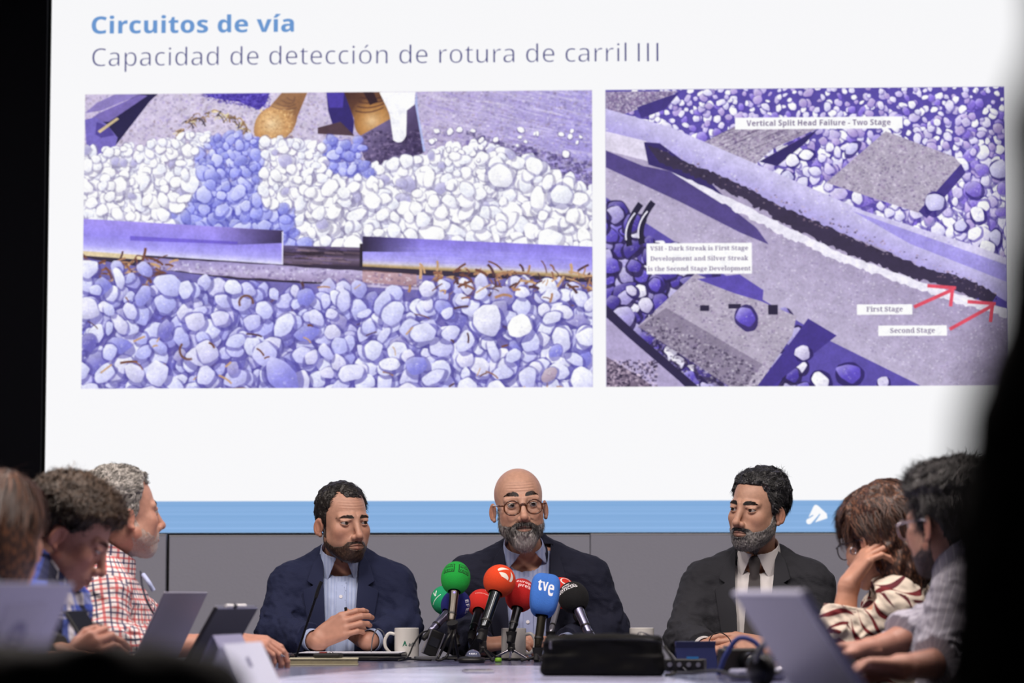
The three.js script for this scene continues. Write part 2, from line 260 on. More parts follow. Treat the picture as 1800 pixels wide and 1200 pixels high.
    { const gr = g.createLinearGradient(0, 432, 0, 470); gr.addColorStop(0, '#5f5280'); gr.addColorStop(0.4, '#2b1f33'); gr.addColorStop(0.7, '#6c5b74'); gr.addColorStop(1, '#33263c'); poly([[500, 432], [637, 437], [637, 470], [500, 464]], gr); for (let i = 0; i < 60; i++) { g.strokeStyle = pick(['rgba(170,140,150,.35)', 'rgba(20,10,20,.45)', 'rgba(120,100,170,.3)']); g.lineWidth = 1 + r() * 2; const x = 502 + r() * 110, y = 436 + r() * 28; g.beginPath(); g.moveTo(x, y); g.lineTo(x + 10 + r() * 30, y + 2); g.stroke(); } g.fillStyle = '#1a1024'; g.fillRect(635, 430, 5, 42); g.fillStyle = '#d8d4ee'; g.fillRect(498, 408, 2.5, 58); }

    // lower ballast: larger lilac stones with twigs between
    g.fillStyle = '#6a62a8'; poly([[147, 452], [260, 470], [420, 492], [745, 512], [745, 486], [1042, 500], [1042, 690], [147, 690]], '#6a62a8');
    const low = (x) => (x < 260 ? 462 : x < 745 ? 484 + (x - 260) * 0.05 : 492);
    const twig = (n, y0, y1, x0 = 147, x1 = 1042) => { for (let i = 0; i < n; i++) { g.strokeStyle = pick(['#8a5c48', '#6b4136', '#a97c5c', '#4e3038', '#c29a72']); g.lineWidth = 1.5 + r() * 3.5; const x = lerp(x0, x1, r()), y = lerp(y0, y1, r()), a = r() * 6.28, l = 8 + r() * 26; g.beginPath(); g.moveTo(x, y); g.quadraticCurveTo(x + Math.cos(a) * l * 0.5 + 3, y + Math.sin(a) * l * 0.4 - 3, x + Math.cos(a) * l, y + Math.sin(a) * l * 0.7); g.stroke(); } };
    twig(70, 455, 500, 150, 300); twig(120, 478, 520, 740, 1042); twig(80, 500, 690);
    const lowColor = (x) => { const k = clamp((x - 500) / 500, 0, 1); const c = pick([[178, 180, 240], [198, 200, 247], [212, 214, 250], [190, 190, 240], [206, 204, 240]]); return r() < 0.11 ? pick([[128, 128, 214], [146, 140, 198], [112, 108, 190]]) : mixc(c, [246, 246, 253], k * 0.5 + (x < 230 ? 0.25 : 0)); };
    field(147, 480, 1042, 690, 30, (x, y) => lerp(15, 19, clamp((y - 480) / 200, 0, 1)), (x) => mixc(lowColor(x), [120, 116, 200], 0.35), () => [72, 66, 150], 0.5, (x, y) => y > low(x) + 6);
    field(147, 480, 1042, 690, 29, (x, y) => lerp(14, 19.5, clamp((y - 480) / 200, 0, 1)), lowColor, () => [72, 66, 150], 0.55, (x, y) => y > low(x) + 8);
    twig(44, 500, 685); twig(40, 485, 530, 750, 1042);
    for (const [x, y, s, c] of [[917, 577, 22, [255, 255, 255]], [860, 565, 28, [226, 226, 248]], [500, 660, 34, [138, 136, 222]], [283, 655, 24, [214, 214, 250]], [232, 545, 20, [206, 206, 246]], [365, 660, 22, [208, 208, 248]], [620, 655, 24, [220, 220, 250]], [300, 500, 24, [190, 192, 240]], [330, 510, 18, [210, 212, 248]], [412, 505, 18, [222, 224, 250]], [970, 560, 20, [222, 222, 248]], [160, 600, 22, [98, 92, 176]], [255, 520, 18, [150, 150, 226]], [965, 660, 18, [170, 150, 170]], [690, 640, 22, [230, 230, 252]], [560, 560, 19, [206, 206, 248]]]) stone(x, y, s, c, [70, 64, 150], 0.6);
    g.strokeStyle = '#6e4a44'; g.lineWidth = 4; g.beginPath(); g.arc(436, 532, 12, 2.6, 6.5); g.stroke(); g.beginPath(); g.arc(336, 615, 16, 1.2, 3.9); g.stroke();
    g.restore();

    // ---- picture two: a rail head split along its length, drawn in x 1064..1770, y 155..678
    g.save(); g.beginPath(); g.rect(X(0.2375), Y(2.7925), X(1.702) - X(0.2375), Y(1.6925) - Y(2.7925)); g.clip();
    g.translate(X(0.2375), Y(2.7925)); g.scale((X(1.702) - X(0.2375)) / 706, (Y(1.6925) - Y(2.7925)) / 523); g.translate(-1064, -155);
    g.fillStyle = '#5346a0'; g.fillRect(1060, 150, 720, 540);
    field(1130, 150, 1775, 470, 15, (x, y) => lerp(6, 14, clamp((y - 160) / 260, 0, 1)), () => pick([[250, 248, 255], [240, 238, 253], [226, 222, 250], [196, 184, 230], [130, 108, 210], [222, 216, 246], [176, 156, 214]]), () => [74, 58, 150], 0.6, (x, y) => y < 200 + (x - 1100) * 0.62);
    const tie = (pts, dark) => { poly(pts, dark ? '#8f82a6' : '#aaa0b6'); const xs = pts.map((p) => p[0]), ys = pts.map((p) => p[1]); g.save(); g.beginPath(); pts.forEach(([x, y], i) => (i ? g.lineTo(x, y) : g.moveTo(x, y))); g.clip(); speckle(Math.min(...xs), Math.min(...ys), Math.max(...xs), Math.max(...ys), 1500, ['rgba(70,55,100,.28)', 'rgba(230,225,235,.3)', 'rgba(120,95,140,.25)'], 3.4); g.restore(); };
    tie([[1064, 158], [1194, 158], [1160, 176], [1086, 202], [1064, 188]], true); poly([[1120, 186], [1196, 160], [1170, 190], [1128, 206]], '#3b2f7a');
    tie([[1232, 252], [1296, 220], [1440, 226], [1360, 262], [1330, 288]], false); poly([[1336, 284], [1440, 228], [1420, 250], [1368, 292]], '#2b2160');
    for (let i = 0; i < 26; i++) { g.strokeStyle = 'rgba(60,45,80,.45)'; g.lineWidth = 1.3; const x = 1250 + r() * 130, y = 226 + r() * 40; g.beginPath(); g.moveTo(x, y); g.lineTo(x + 34, y - 14); g.stroke(); }
    tie([[1454, 322], [1560, 232], [1680, 278], [1692, 292], [1616, 376]], false); poly([[1616, 374], [1692, 290], [1700, 306], [1630, 386]], '#3d3080');
    for (const [x, y, s] of [[1644, 358, 22], [1715, 336, 16], [1720, 380, 20], [1690, 400, 15], [1750, 420, 18], [1395, 282, 15], [1420, 272, 13], [1385, 310, 14], [1500, 262, 14], [1760, 300, 18], [1735, 440, 16]]) stone(x, y, s, pick([[240, 238, 252], [200, 196, 236], [120, 100, 200]]), [40, 28, 110], 0.8);
    // rail head
    { const gr = g.createLinearGradient(1300, 240, 1260, 330); gr.addColorStop(0, '#d8d2ee'); gr.addColorStop(0.5, '#c0b8e4'); gr.addColorStop(1, '#9a8fd4'); poly([[1064, 188], [1180, 222], [1330, 288], [1520, 372], [1720, 436], [1775, 458], [1775, 536], [1752, 522], [1700, 496], [1620, 474], [1500, 424], [1380, 369], [1280, 316], [1200, 284], [1140, 256], [1064, 232]], gr); speckle(1064, 188, 1775, 500, 1600, ['rgba(255,255,255,.35)', 'rgba(120,105,200,.25)'], 3, (x, y) => y > 196 + (x - 1064) * 0.38 && y < 230 + (x - 1064) * 0.36); poly([[1500, 372], [1775, 470], [1775, 500], [1600, 430]], 'rgba(100,85,215,.4)'); }
    // web and foot
    { const gr = g.createLinearGradient(1250, 620, 1420, 330); gr.addColorStop(0, '#d6d0e2'); gr.addColorStop(0.4, '#b3a9c6'); gr.addColorStop(1, '#9d90b4'); poly([[1064, 240], [1190, 290], [1330, 352], [1560, 442], [1775, 560], [1775, 690], [1640, 690], [1460, 600], [1330, 520], [1180, 420], [1064, 345]], gr);
      speckle(1064, 260, 1775, 690, 5200, ['rgba(245,242,250,.3)', 'rgba(110,95,140,.25)', 'rgba(160,140,175,.3)'], 3, (x, y) => y > 262 + (x - 1064) * 0.4 && y < 330 + (x - 1064) * 0.62); }
    // the split: dark jagged line, pale lower lip, triangular shadow
    poly([[1064, 262], [1130, 290], [1180, 300], [1260, 345], [1330, 400], [1352, 430], [1300, 408], [1200, 356], [1064, 292]], '#4a3d7e');
    poly([[1064, 228], [1136, 246], [1140, 282], [1064, 262]], '#d8d0e6'); poly([[1132, 248], [1160, 250], [1240, 310], [1280, 352], [1180, 300], [1140, 288]], '#2d2262');
    { const a = noiseLine([[1140, 252], [1200, 280], [1280, 312], [1380, 365], [1500, 420], [1620, 470], [1700, 492], [1752, 520]], 5, 6), b = noiseLine([[1740, 540], [1690, 516], [1600, 488], [1480, 444], [1390, 400], [1300, 345], [1220, 310], [1160, 285]], 7, 5); poly([...a, ...b], '#2f2644'); speckle(1150, 260, 1750, 540, 2600, ['rgba(150,125,140,.5)', 'rgba(30,20,40,.5)', 'rgba(200,180,190,.4)'], 3, (x, y) => Math.abs(y - (262 + (x - 1150) * 0.43)) < 12); }
    { const a = noiseLine([[1180, 300], [1280, 346], [1390, 402], [1480, 446], [1600, 490], [1700, 524], [1770, 545]], 3, 8), b = noiseLine([[1770, 560], [1690, 538], [1600, 505], [1480, 462], [1380, 416], [1270, 358]], 6, 6); poly([...a, ...b], '#e6e2f2'); }
    // lower corner: second tie with spike plate, stones, another rail edge
    field(1064, 350, 1400, 680, 26, () => 17, () => pick([[92, 76, 190], [70, 54, 160], [60, 46, 140], [235, 232, 250], [160, 150, 210]]), () => [28, 18, 70], 0.85, (x, y) => y > 352 + (x - 1064) * 0.68);
    tie([[1120, 572], [1222, 480], [1400, 556], [1392, 590], [1330, 678], [1280, 678]], false); poly([[1120, 574], [1170, 540], [1340, 640], [1300, 690], [1270, 690]], 'rgba(60,48,80,.35)'); speckle(1130, 540, 1340, 680, 900, ['rgba(40,30,60,.5)', 'rgba(220,215,225,.35)'], 4, (x, y) => y > 545 + (x - 1130) * 0.5);
    poly([[1225, 490], [1300, 482], [1342, 510], [1340, 530], [1290, 515]], '#5546a8'); g.fillStyle = '#1d1638'; g.fillRect(1350, 536, 17, 17); g.fillRect(1230, 536, 16, 10); g.fillRect(1280, 534, 22, 8);
    poly([[1390, 600], [1420, 560], [1470, 590], [1340, 690], [1320, 690]], '#3a2c82');
    poly([[1064, 540], [1110, 590], [1215, 690], [1130, 690], [1064, 640]], '#a89cc4'); poly([[1064, 534], [1120, 586], [1240, 690], [1218, 690], [1104, 592], [1064, 556]], '#1e1640');
    poly([[1064, 625], [1130, 665], [1160, 690], [1064, 690]], '#6f5f78'); speckle(1064, 630, 1150, 690, 400, ['rgba(30,20,50,.6)', 'rgba(220,200,220,.4)'], 4);
    for (const [x, y, s] of [[1490, 655, 26], [1440, 668, 20], [1410, 620, 16], [1310, 556, 18], [1150, 500, 13], [1110, 510, 14], [1135, 535, 12], [1550, 672, 14]]) stone(x, y, s, pick([[242, 240, 250], [205, 198, 230], [90, 72, 190]]), [34, 22, 90], 0.9);
    for (const [x, y] of [[1106, 395], [1128, 392]]) { g.strokeStyle = '#141030'; g.lineWidth = 11; g.beginPath(); g.moveTo(x + 20, y - 38); g.quadraticCurveTo(x - 10, y, x, y + 36); g.stroke(); g.strokeStyle = '#e6e2f5'; g.lineWidth = 3; g.beginPath(); g.moveTo(x + 10, y - 22); g.quadraticCurveTo(x - 10, y, x - 6, y + 26); g.stroke(); }
    // captions and arrows
    const caption = (x, y, w, h, lines, size, font) => { g.fillStyle = '#fbfbff'; g.fillRect(x, y, w, h); g.fillStyle = '#6d5f82'; g.font = `bold ${size}px ${font}`; g.textAlign = 'center'; lines.forEach((s, i) => { const m = g.measureText(s).width, k = Math.min(1, (w - 4) / m); g.save(); g.translate(x + w / 2, y + (h / lines.length) * (i + 0.5) + size * 0.34); g.scale(k, 1); g.fillText(s, 0, 0); g.restore(); }); g.textAlign = 'left'; };
    caption(1294, 206, 296, 21, ['Vertical Split Head Failure - Two Stage'], 14, 'sans-serif');
    caption(1136, 427, 186, 54, ['VSH - Dark Streak is First Stage', 'Development and Silver Streak', 'is the Second Stage Development'], 11, 'serif');
    caption(1506, 536, 97, 18, ['First Stage'], 12, 'serif'); caption(1543, 573, 120, 18, ['Second Stage'], 12, 'serif');
    g.strokeStyle = '#d8485f'; g.lineWidth = 6; g.lineCap = 'butt';
    for (const [x0, y0, x1, y1] of [[1606, 541, 1676, 510], [1668, 580, 1746, 538]]) { g.beginPath(); g.moveTo(x0, y0); g.lineTo(x1, y1); g.moveTo(x1 - 46, y1 - 6); g.lineTo(x1 + 4, y1 - 2); g.moveTo(x1 - 2, y1); g.lineTo(x1 - 6, y1 + 30); g.stroke(); }
    g.restore();
    // photographic grain over both pictures: fine luminance noise and soft mottling
    for (const [x0, x1] of [[-1.703, 0.188], [0.2375, 1.702]]) {
      const ix = Math.round(X(x0)), iy = Math.round(Y(2.7925)), iw = Math.round(X(x1) - X(x0)), ih = Math.round(Y(1.6925) - Y(2.7925)), im = g.getImageData(ix, iy, iw, ih), d = im.data;
      for (let y = 0; y < ih; y++) for (let x = 0; x < iw; x++) { const i = (y * iw + x) * 4, k = 1.02 + 0.045 * noise3(x * 0.11, y * 0.11, ix) + 0.05 * noise3(x * 0.03, y * 0.03, 3) + (r() - 0.5) * 0.06; for (let c = 0; c < 3; c++) d[i + c] = clamp(d[i + c] * k + 6, 0, 255); }
      g.putImageData(im, ix, iy);
    }
  });
  const face = std({ color: 0x050507, roughness: 0.6, emissive: 0xffffff, emissiveIntensity: SCREEN_WHITE, emissiveMap: t });
  const tv = thing('led_screen', 'large LED wall display showing a railway slide with two ballast and rail pictures', 'display', V(0, SLIDE.y1 - SLIDE.h, SCREEN_Z));
  obj('cabinet', box(SLIDE.w + 0.012, SLIDE.h + 0.012, 0.05, 0, SLIDE.h / 2, -0.03), std({ color: 0x08080c, roughness: 0.6 }), tv);
  obj('screen_face', new THREE.PlaneGeometry(SLIDE.w, SLIDE.h).translate(0, SLIDE.h / 2, 0.002), face, tv);
  const glow = new THREE.RectAreaLight(0x5548ff, 0.03, SLIDE.w, SLIDE.h); glow.name = 'screen_light';
  glow.position.set(0, SLIDE.y1 - SLIDE.h / 2, SCREEN_Z + 0.01); glow.rotation.y = Math.PI; scene.add(glow);
}

// ---------------------------------------------------------------- the conference table
{
  const t = thing('conference_table', 'long glossy slate-blue conference table with rounded far end and paler centre inlay', 'table', V(0, 0, 0));
  const outline = (half, zFar, zNear, bulge) => {
    const s = new THREE.Shape(); const r = 0.28;
    s.moveTo(-half, -zNear + 0); s.lineTo(half, -zNear); s.lineTo(half, -zFar - r); s.quadraticCurveTo(half, -zFar + bulge * 0.3, half - r, -zFar + bulge * 0.5);
    s.quadraticCurveTo(0, -zFar + bulge, -half + r, -zFar + bulge * 0.5); s.quadraticCurveTo(-half, -zFar + bulge * 0.3, -half, -zFar - r); s.closePath(); return s;
  };
  const slab = (shape, y, th, bevel) => new THREE.ExtrudeGeometry(shape, { depth: th - 2 * bevel, bevelEnabled: true, bevelSize: bevel, bevelThickness: bevel, bevelSegments: 3, curveSegments: 24 }).rotateX(-Math.PI / 2).translate(0, y - th + bevel, 0);
  const rough = rep(wearNoise, 0.6, 0.6);
  const top = phy({ color: 0x5c5e80, roughness: 0.42, roughnessMap: rough, bumpMap: rep(fineNoise, 5, 5), bumpScale: 0.0002, clearcoat: 0.5, clearcoatRoughness: 0.22 });
  const inlay = phy({ color: 0xc0c2e2, roughness: 0.42, roughnessMap: rough, clearcoat: 0.5, clearcoatRoughness: 0.25 });
  // extruded outlines are laid out in x and depth (-z), so the far edge is at +depth
  const tabletop = obj('table_top', slab(outline(0.86, -8.55, -1.9, 0.07), TABLE_Y - 0.001, 0.035, 0.004), top, t);
  const e = new THREE.Shape(); e.absellipse(0, 4.9, 0.55, 2.9, 0, Math.PI * 2);
  obj('inlay', new THREE.ExtrudeGeometry(e, { depth: 0.001, bevelEnabled: false, curveSegments: 64 }).rotateX(-Math.PI / 2).translate(0, TABLE_Y - 0.001, 0), inlay, tabletop);
  obj('pedestal', [box(0.5, 0.66, 0.9, 0, 0.36, -3.6, 0.02), box(0.5, 0.66, 0.9, 0, 0.36, -7.0, 0.02)], std({ color: 0x2b2c34, roughness: 0.6 }), t);
  obj('plinth', [box(0.8, 0.03, 1.2, 0, 0.015, -3.6, 0.008), box(0.8, 0.03, 1.2, 0, 0.015, -7.0, 0.008)], std({ color: 0x17181c, roughness: 0.5 }), t);
}

// ---------------------------------------------------------------- signed-distance shapes and their meshing
const hyp = Math.hypot;
function smin(a, b, k) { const h = k - Math.abs(a - b); return h > 0 ? Math.min(a, b) - h * h / (4 * k) : Math.min(a, b); }
function smax(a, b, k) { return -smin(-a, -b, k); }
function capD(x, y, z, ax, ay, az, ra, bx, by, bz, rb) {
  const px = x - ax, py = y - ay, pz = z - az, dx = bx - ax, dy = by - ay, dz = bz - az;
  const t = clamp((px * dx + py * dy + pz * dz) / (dx * dx + dy * dy + dz * dz + 1e-12), 0, 1);
  const qx = px - dx * t, qy = py - dy * t, qz = pz - dz * t;
  return Math.sqrt(qx * qx + qy * qy + qz * qz) - (ra + (rb - ra) * t);
}
function ellD(x, y, z, cx, cy, cz, rx, ry, rz) {
  const px = x - cx, py = y - cy, pz = z - cz, ax = px / rx, ay = py / ry, az = pz / rz, k0 = Math.sqrt(ax * ax + ay * ay + az * az);
  if (k0 < 1e-6) return -Math.min(rx, ry, rz);
  const bx = ax / rx, by = ay / ry, bz = az / rz, k1 = Math.sqrt(bx * bx + by * by + bz * bz);
  return k0 * (k0 - 1) / k1;
}
const sphD = (x, y, z, cx, cy, cz, r) => { const a = x - cx, b = y - cy, c = z - cz; return Math.sqrt(a * a + b * b + c * c) - r; };
// 2-D signed distance to a polygon (negative inside)
function polyD(pts) {
  const n = pts.length;
  return (x, y) => {
    let d = Infinity, s = 1;
    for (let i = 0, j = n - 1; i < n; j = i++) {
      const ax = pts[i][0], ay = pts[i][1], bx = pts[j][0], by = pts[j][1], ex = bx - ax, ey = by - ay, wx = x - ax, wy = y - ay;
      const t = clamp((wx * ex + wy * ey) / (ex * ex + ey * ey), 0, 1), qx = wx - ex * t, qy = wy - ey * t; d = Math.min(d, qx * qx + qy * qy);
      const c1 = y >= ay, c2 = y < by, c3 = ex * wy > ey * wx; if ((c1 && c2 && c3) || (!c1 && !c2 && !c3)) s = -s;
    }
    return s * Math.sqrt(d);
  };
}
// surface nets over a box; blocks that lie far from the surface are skipped
function surface(sdf, lo, hi, h, { color, uv, lipschitz = 1.6 } = {}) {
  const nx = Math.ceil((hi.x - lo.x) / h) + 1, ny = Math.ceil((hi.y - lo.y) / h) + 1, nz = Math.ceil((hi.z - lo.z) / h) + 1, B = 4;
  const f = new Float32Array(nx * ny * nz), id = (i, j, k) => i + nx * (j + ny * k);
  const live = [];
  for (let k0 = 0; k0 < nz; k0 += B) for (let j0 = 0; j0 < ny; j0 += B) for (let i0 = 0; i0 < nx; i0 += B) {
    const c = sdf(lo.x + (i0 + B / 2) * h, lo.y + (j0 + B / 2) * h, lo.z + (k0 + B / 2) * h), far = Math.abs(c) > h * (B / 2 + 1) * 1.74 * lipschitz;
    if (!far) live.push([i0, j0, k0]);
    for (let k = k0; k < Math.min(k0 + B, nz); k++) for (let j = j0; j < Math.min(j0 + B, ny); j++) for (let i = i0; i < Math.min(i0 + B, nx); i++) f[id(i, j, k)] = far ? c : sdf(lo.x + i * h, lo.y + j * h, lo.z + k * h);
  }
  const vert = new Int32Array(nx * ny * nz).fill(-1), pos = [], E = [[0, 1], [0, 2], [0, 4], [1, 3], [1, 5], [2, 3], [2, 6], [3, 7], [4, 5], [4, 6], [5, 7], [6, 7]], v = new Float32Array(8);
  const each = (fn) => { for (const [i0, j0, k0] of live) for (let k = k0; k < Math.min(k0 + B, nz - 1); k++) for (let j = j0; j < Math.min(j0 + B, ny - 1); j++) for (let i = i0; i < Math.min(i0 + B, nx - 1); i++) fn(i, j, k); };
  each((i, j, k) => {
    let mask = 0;
    for (let c = 0; c < 8; c++) { v[c] = f[id(i + (c & 1), j + ((c >> 1) & 1), k + (c >> 2))]; if (v[c] < 0) mask |= 1 << c; }
    if (mask === 0 || mask === 255) return;
    let x = 0, y = 0, z = 0, n = 0;
    for (const [a, b] of E) if ((v[a] < 0) !== (v[b] < 0)) { const t = v[a] / (v[a] - v[b]); x += (a & 1) + ((b & 1) - (a & 1)) * t; y += ((a >> 1) & 1) + (((b >> 1) & 1) - ((a >> 1) & 1)) * t; z += (a >> 2) + ((b >> 2) - (a >> 2)) * t; n++; }
    vert[id(i, j, k)] = pos.length / 3; pos.push(lo.x + (i + x / n) * h, lo.y + (j + y / n) * h, lo.z + (k + z / n) * h);
  });
  const index = [];
  const quad = (a, b, c, d, flip) => { if (a < 0 || b < 0 || c < 0 || d < 0) return; flip ? index.push(a, c, b, a, d, c) : index.push(a, b, c, a, c, d); };
  each((i, j, k) => {
    if (!i || !j || !k) return;
    const a = f[id(i, j, k)] < 0;
    if (a !== f[id(i + 1, j, k)] < 0) quad(vert[id(i, j - 1, k - 1)], vert[id(i, j, k - 1)], vert[id(i, j, k)], vert[id(i, j - 1, k)], !a);
    if (a !== f[id(i, j + 1, k)] < 0) quad(vert[id(i - 1, j, k - 1)], vert[id(i - 1, j, k)], vert[id(i, j, k)], vert[id(i, j, k - 1)], !a);
    if (a !== f[id(i, j, k + 1)] < 0) quad(vert[id(i - 1, j - 1, k)], vert[id(i, j - 1, k)], vert[id(i, j, k)], vert[id(i - 1, j, k)], !a);
  });
  const n = pos.length / 3, nor = new Float32Array(n * 3), e = h * 0.6;
  for (let q = 0; q < n; q++) {
    const x = pos[q * 3], y = pos[q * 3 + 1], z = pos[q * 3 + 2];
    const gx = sdf(x + e, y, z) - sdf(x - e, y, z), gy = sdf(x, y + e, z) - sdf(x, y - e, z), gz = sdf(x, y, z + e) - sdf(x, y, z - e), l = Math.hypot(gx, gy, gz) || 1;
    nor[q * 3] = gx / l; nor[q * 3 + 1] = gy / l; nor[q * 3 + 2] = gz / l;
  }
  let g = new THREE.BufferGeometry();
  g.setAttribute('position', new THREE.BufferAttribute(new Float32Array(pos), 3)); g.setAttribute('normal', new THREE.BufferAttribute(nor, 3)); g.setIndex(index);
  if (color) { const c = new Float32Array(n * 3); for (let q = 0; q < n; q++) c.set(color(pos[q * 3], pos[q * 3 + 1], pos[q * 3 + 2], nor[q * 3], nor[q * 3 + 1], nor[q * 3 + 2]), q * 3); g.setAttribute('color', new THREE.BufferAttribute(c, 3)); }
  if (uv) {   // one chart per triangle, so that neighbouring charts meet in a seam
    g = g.toNonIndexed(); const p = g.attributes.position.array, m = p.length / 3, out = new Float32Array(m * 2);
    for (let q = 0; q < m; q += 3) {
      const i = q * 3, chart = uv.chart((p[i] + p[i + 3] + p[i + 6]) / 3, (p[i + 1] + p[i + 4] + p[i + 7]) / 3, (p[i + 2] + p[i + 5] + p[i + 8]) / 3);
      const w = [0, 1, 2].map((c) => uv.at(chart, p[i + c * 3], p[i + c * 3 + 1], p[i + c * 3 + 2]));
      for (let c = 1; c < 3; c++) while (w[c][2] - w[0][2] > Math.PI) { w[c][2] -= 2 * Math.PI; w[c][0] -= 2 * Math.PI * w[c][3]; }
      for (let c = 1; c < 3; c++) while (w[c][2] - w[0][2] < -Math.PI) { w[c][2] += 2 * Math.PI; w[c][0] += 2 * Math.PI * w[c][3]; }
      for (let c = 0; c < 3; c++) { out[(q + c) * 2] = w[c][0]; out[(q + c) * 2 + 1] = w[c][1]; }
    }
    g.setAttribute('uv', new THREE.BufferAttribute(out, 2));
  }
  return g;
}
// thin tapering ribbons that grow from a surface: hair, beards, brows
function strands(geo, count, { flow, len, width, lift = 0.15, curl = 0, seg = 3, color, rand, keep, jitter = 0.25, center }) {
  const p = geo.attributes.position.array, n = geo.attributes.normal.array, m = p.length / 3, P3 = [], N3 = [], C3 = [], I = [];
  for (let s = 0; s < count; s++) {
    const q = Math.floor(rand() * m) * 3, x = p[q], y = p[q + 1], z = p[q + 2];
    if (keep && !keep(x, y, z)) continue;
    const nv = V(n[q], n[q + 1], n[q + 2]); if (center) nv.multiplyScalar(0.25).add(V(x - center.x, y - center.y, z - center.z).normalize().multiplyScalar(0.75)).normalize(); const d = flow(x, y, z, nv).clone(); d.x += (rand() - 0.5) * jitter; d.y += (rand() - 0.5) * jitter; d.z += (rand() - 0.5) * jitter;
    d.addScaledVector(nv, -d.dot(nv) + lift).normalize();
    const L = len * (0.6 + rand() * 0.8), w = width * (0.6 + rand() * 0.8), side = new THREE.Vector3().crossVectors(d, nv).normalize(), c = color(x, y, z, rand), base = P3.length / 3, ph = rand() * 6.28, tw = curl * (rand() < 0.5 ? -1 : 1);
    const cur = V(x, y, z).addScaledVector(nv, -0.001), dir = d.clone();
    for (let i = 0; i <= seg; i++) {
      const t = i / seg, hw = w * (1 - t * t * 0.9) * 0.5, o = cur.clone();
      if (curl) o.addScaledVector(side, Math.sin(ph + t * 8) * tw).addScaledVector(nv, Math.cos(ph + t * 8) * Math.abs(tw) * 0.6);
      for (const k of [-1, 1]) { P3.push(o.x + side.x * hw * k, o.y + side.y * hw * k, o.z + side.z * hw * k); N3.push(nv.x + side.x * 0.45 * k, nv.y + side.y * 0.45 * k, nv.z + side.z * 0.45 * k); C3.push(...c); }
      if (i < seg) { const b = base + i * 2; I.push(b, b + 1, b + 2, b + 1, b + 3, b + 2); }
      cur.addScaledVector(dir, L / seg); dir.addScaledVector(nv, -(lift * 1.3 + L / 0.085) / seg).normalize();
    }
  }
  const g = new THREE.BufferGeometry();
  g.setAttribute('position', new THREE.BufferAttribute(new Float32Array(P3), 3)); g.setAttribute('normal', new THREE.BufferAttribute(new Float32Array(N3), 3)); g.setAttribute('color', new THREE.BufferAttribute(new Float32Array(C3), 3)); g.setIndex(I);
  return g;
}

// ---------------------------------------------------------------- people: heads, hands, clothes
const hairMat = std({ vertexColors: true, roughness: 0.5, side: THREE.DoubleSide });
const skinMat = phy({ vertexColors: true, roughness: 0.5, sheen: 0.25, sheenRoughness: 0.6, sheenColor: new THREE.Color(1, 0.55, 0.4), bumpMap: rep(fineNoise, 1, 1), bumpScale: 0.0002 });
const eyeMat = phy({ vertexColors: true, roughness: 0.12, clearcoat: 1, clearcoatRoughness: 0.05 });
const lensMat = phy({ color: 0xffffff, transmission: 1, thickness: 0, roughness: 0.02, ior: 1.5 });

const frame = (position, yaw, pitch, roll) => new THREE.Matrix4().compose(position, new THREE.Quaternion().setFromEuler(new THREE.Euler(rad(pitch), rad(yaw), rad(roll), 'YXZ')), V(1, 1, 1));
const local = (matrix, fn) => {          // evaluate fn in the axes of a frame
  const e = matrix.clone().invert().elements;
  return (x, y, z) => fn(e[0] * x + e[4] * y + e[8] * z + e[12], e[1] * x + e[5] * y + e[9] * z + e[13], e[2] * x + e[6] * y + e[10] * z + e[14]);
};
const curveAt = (pts, v) => { for (let i = 1; i < pts.length; i++) if (v <= pts[i][0]) { const [a, b] = [pts[i - 1], pts[i]]; return lerp(a[1], b[1], sstep(a[0], b[0], v)); } return pts[pts.length - 1][1]; };

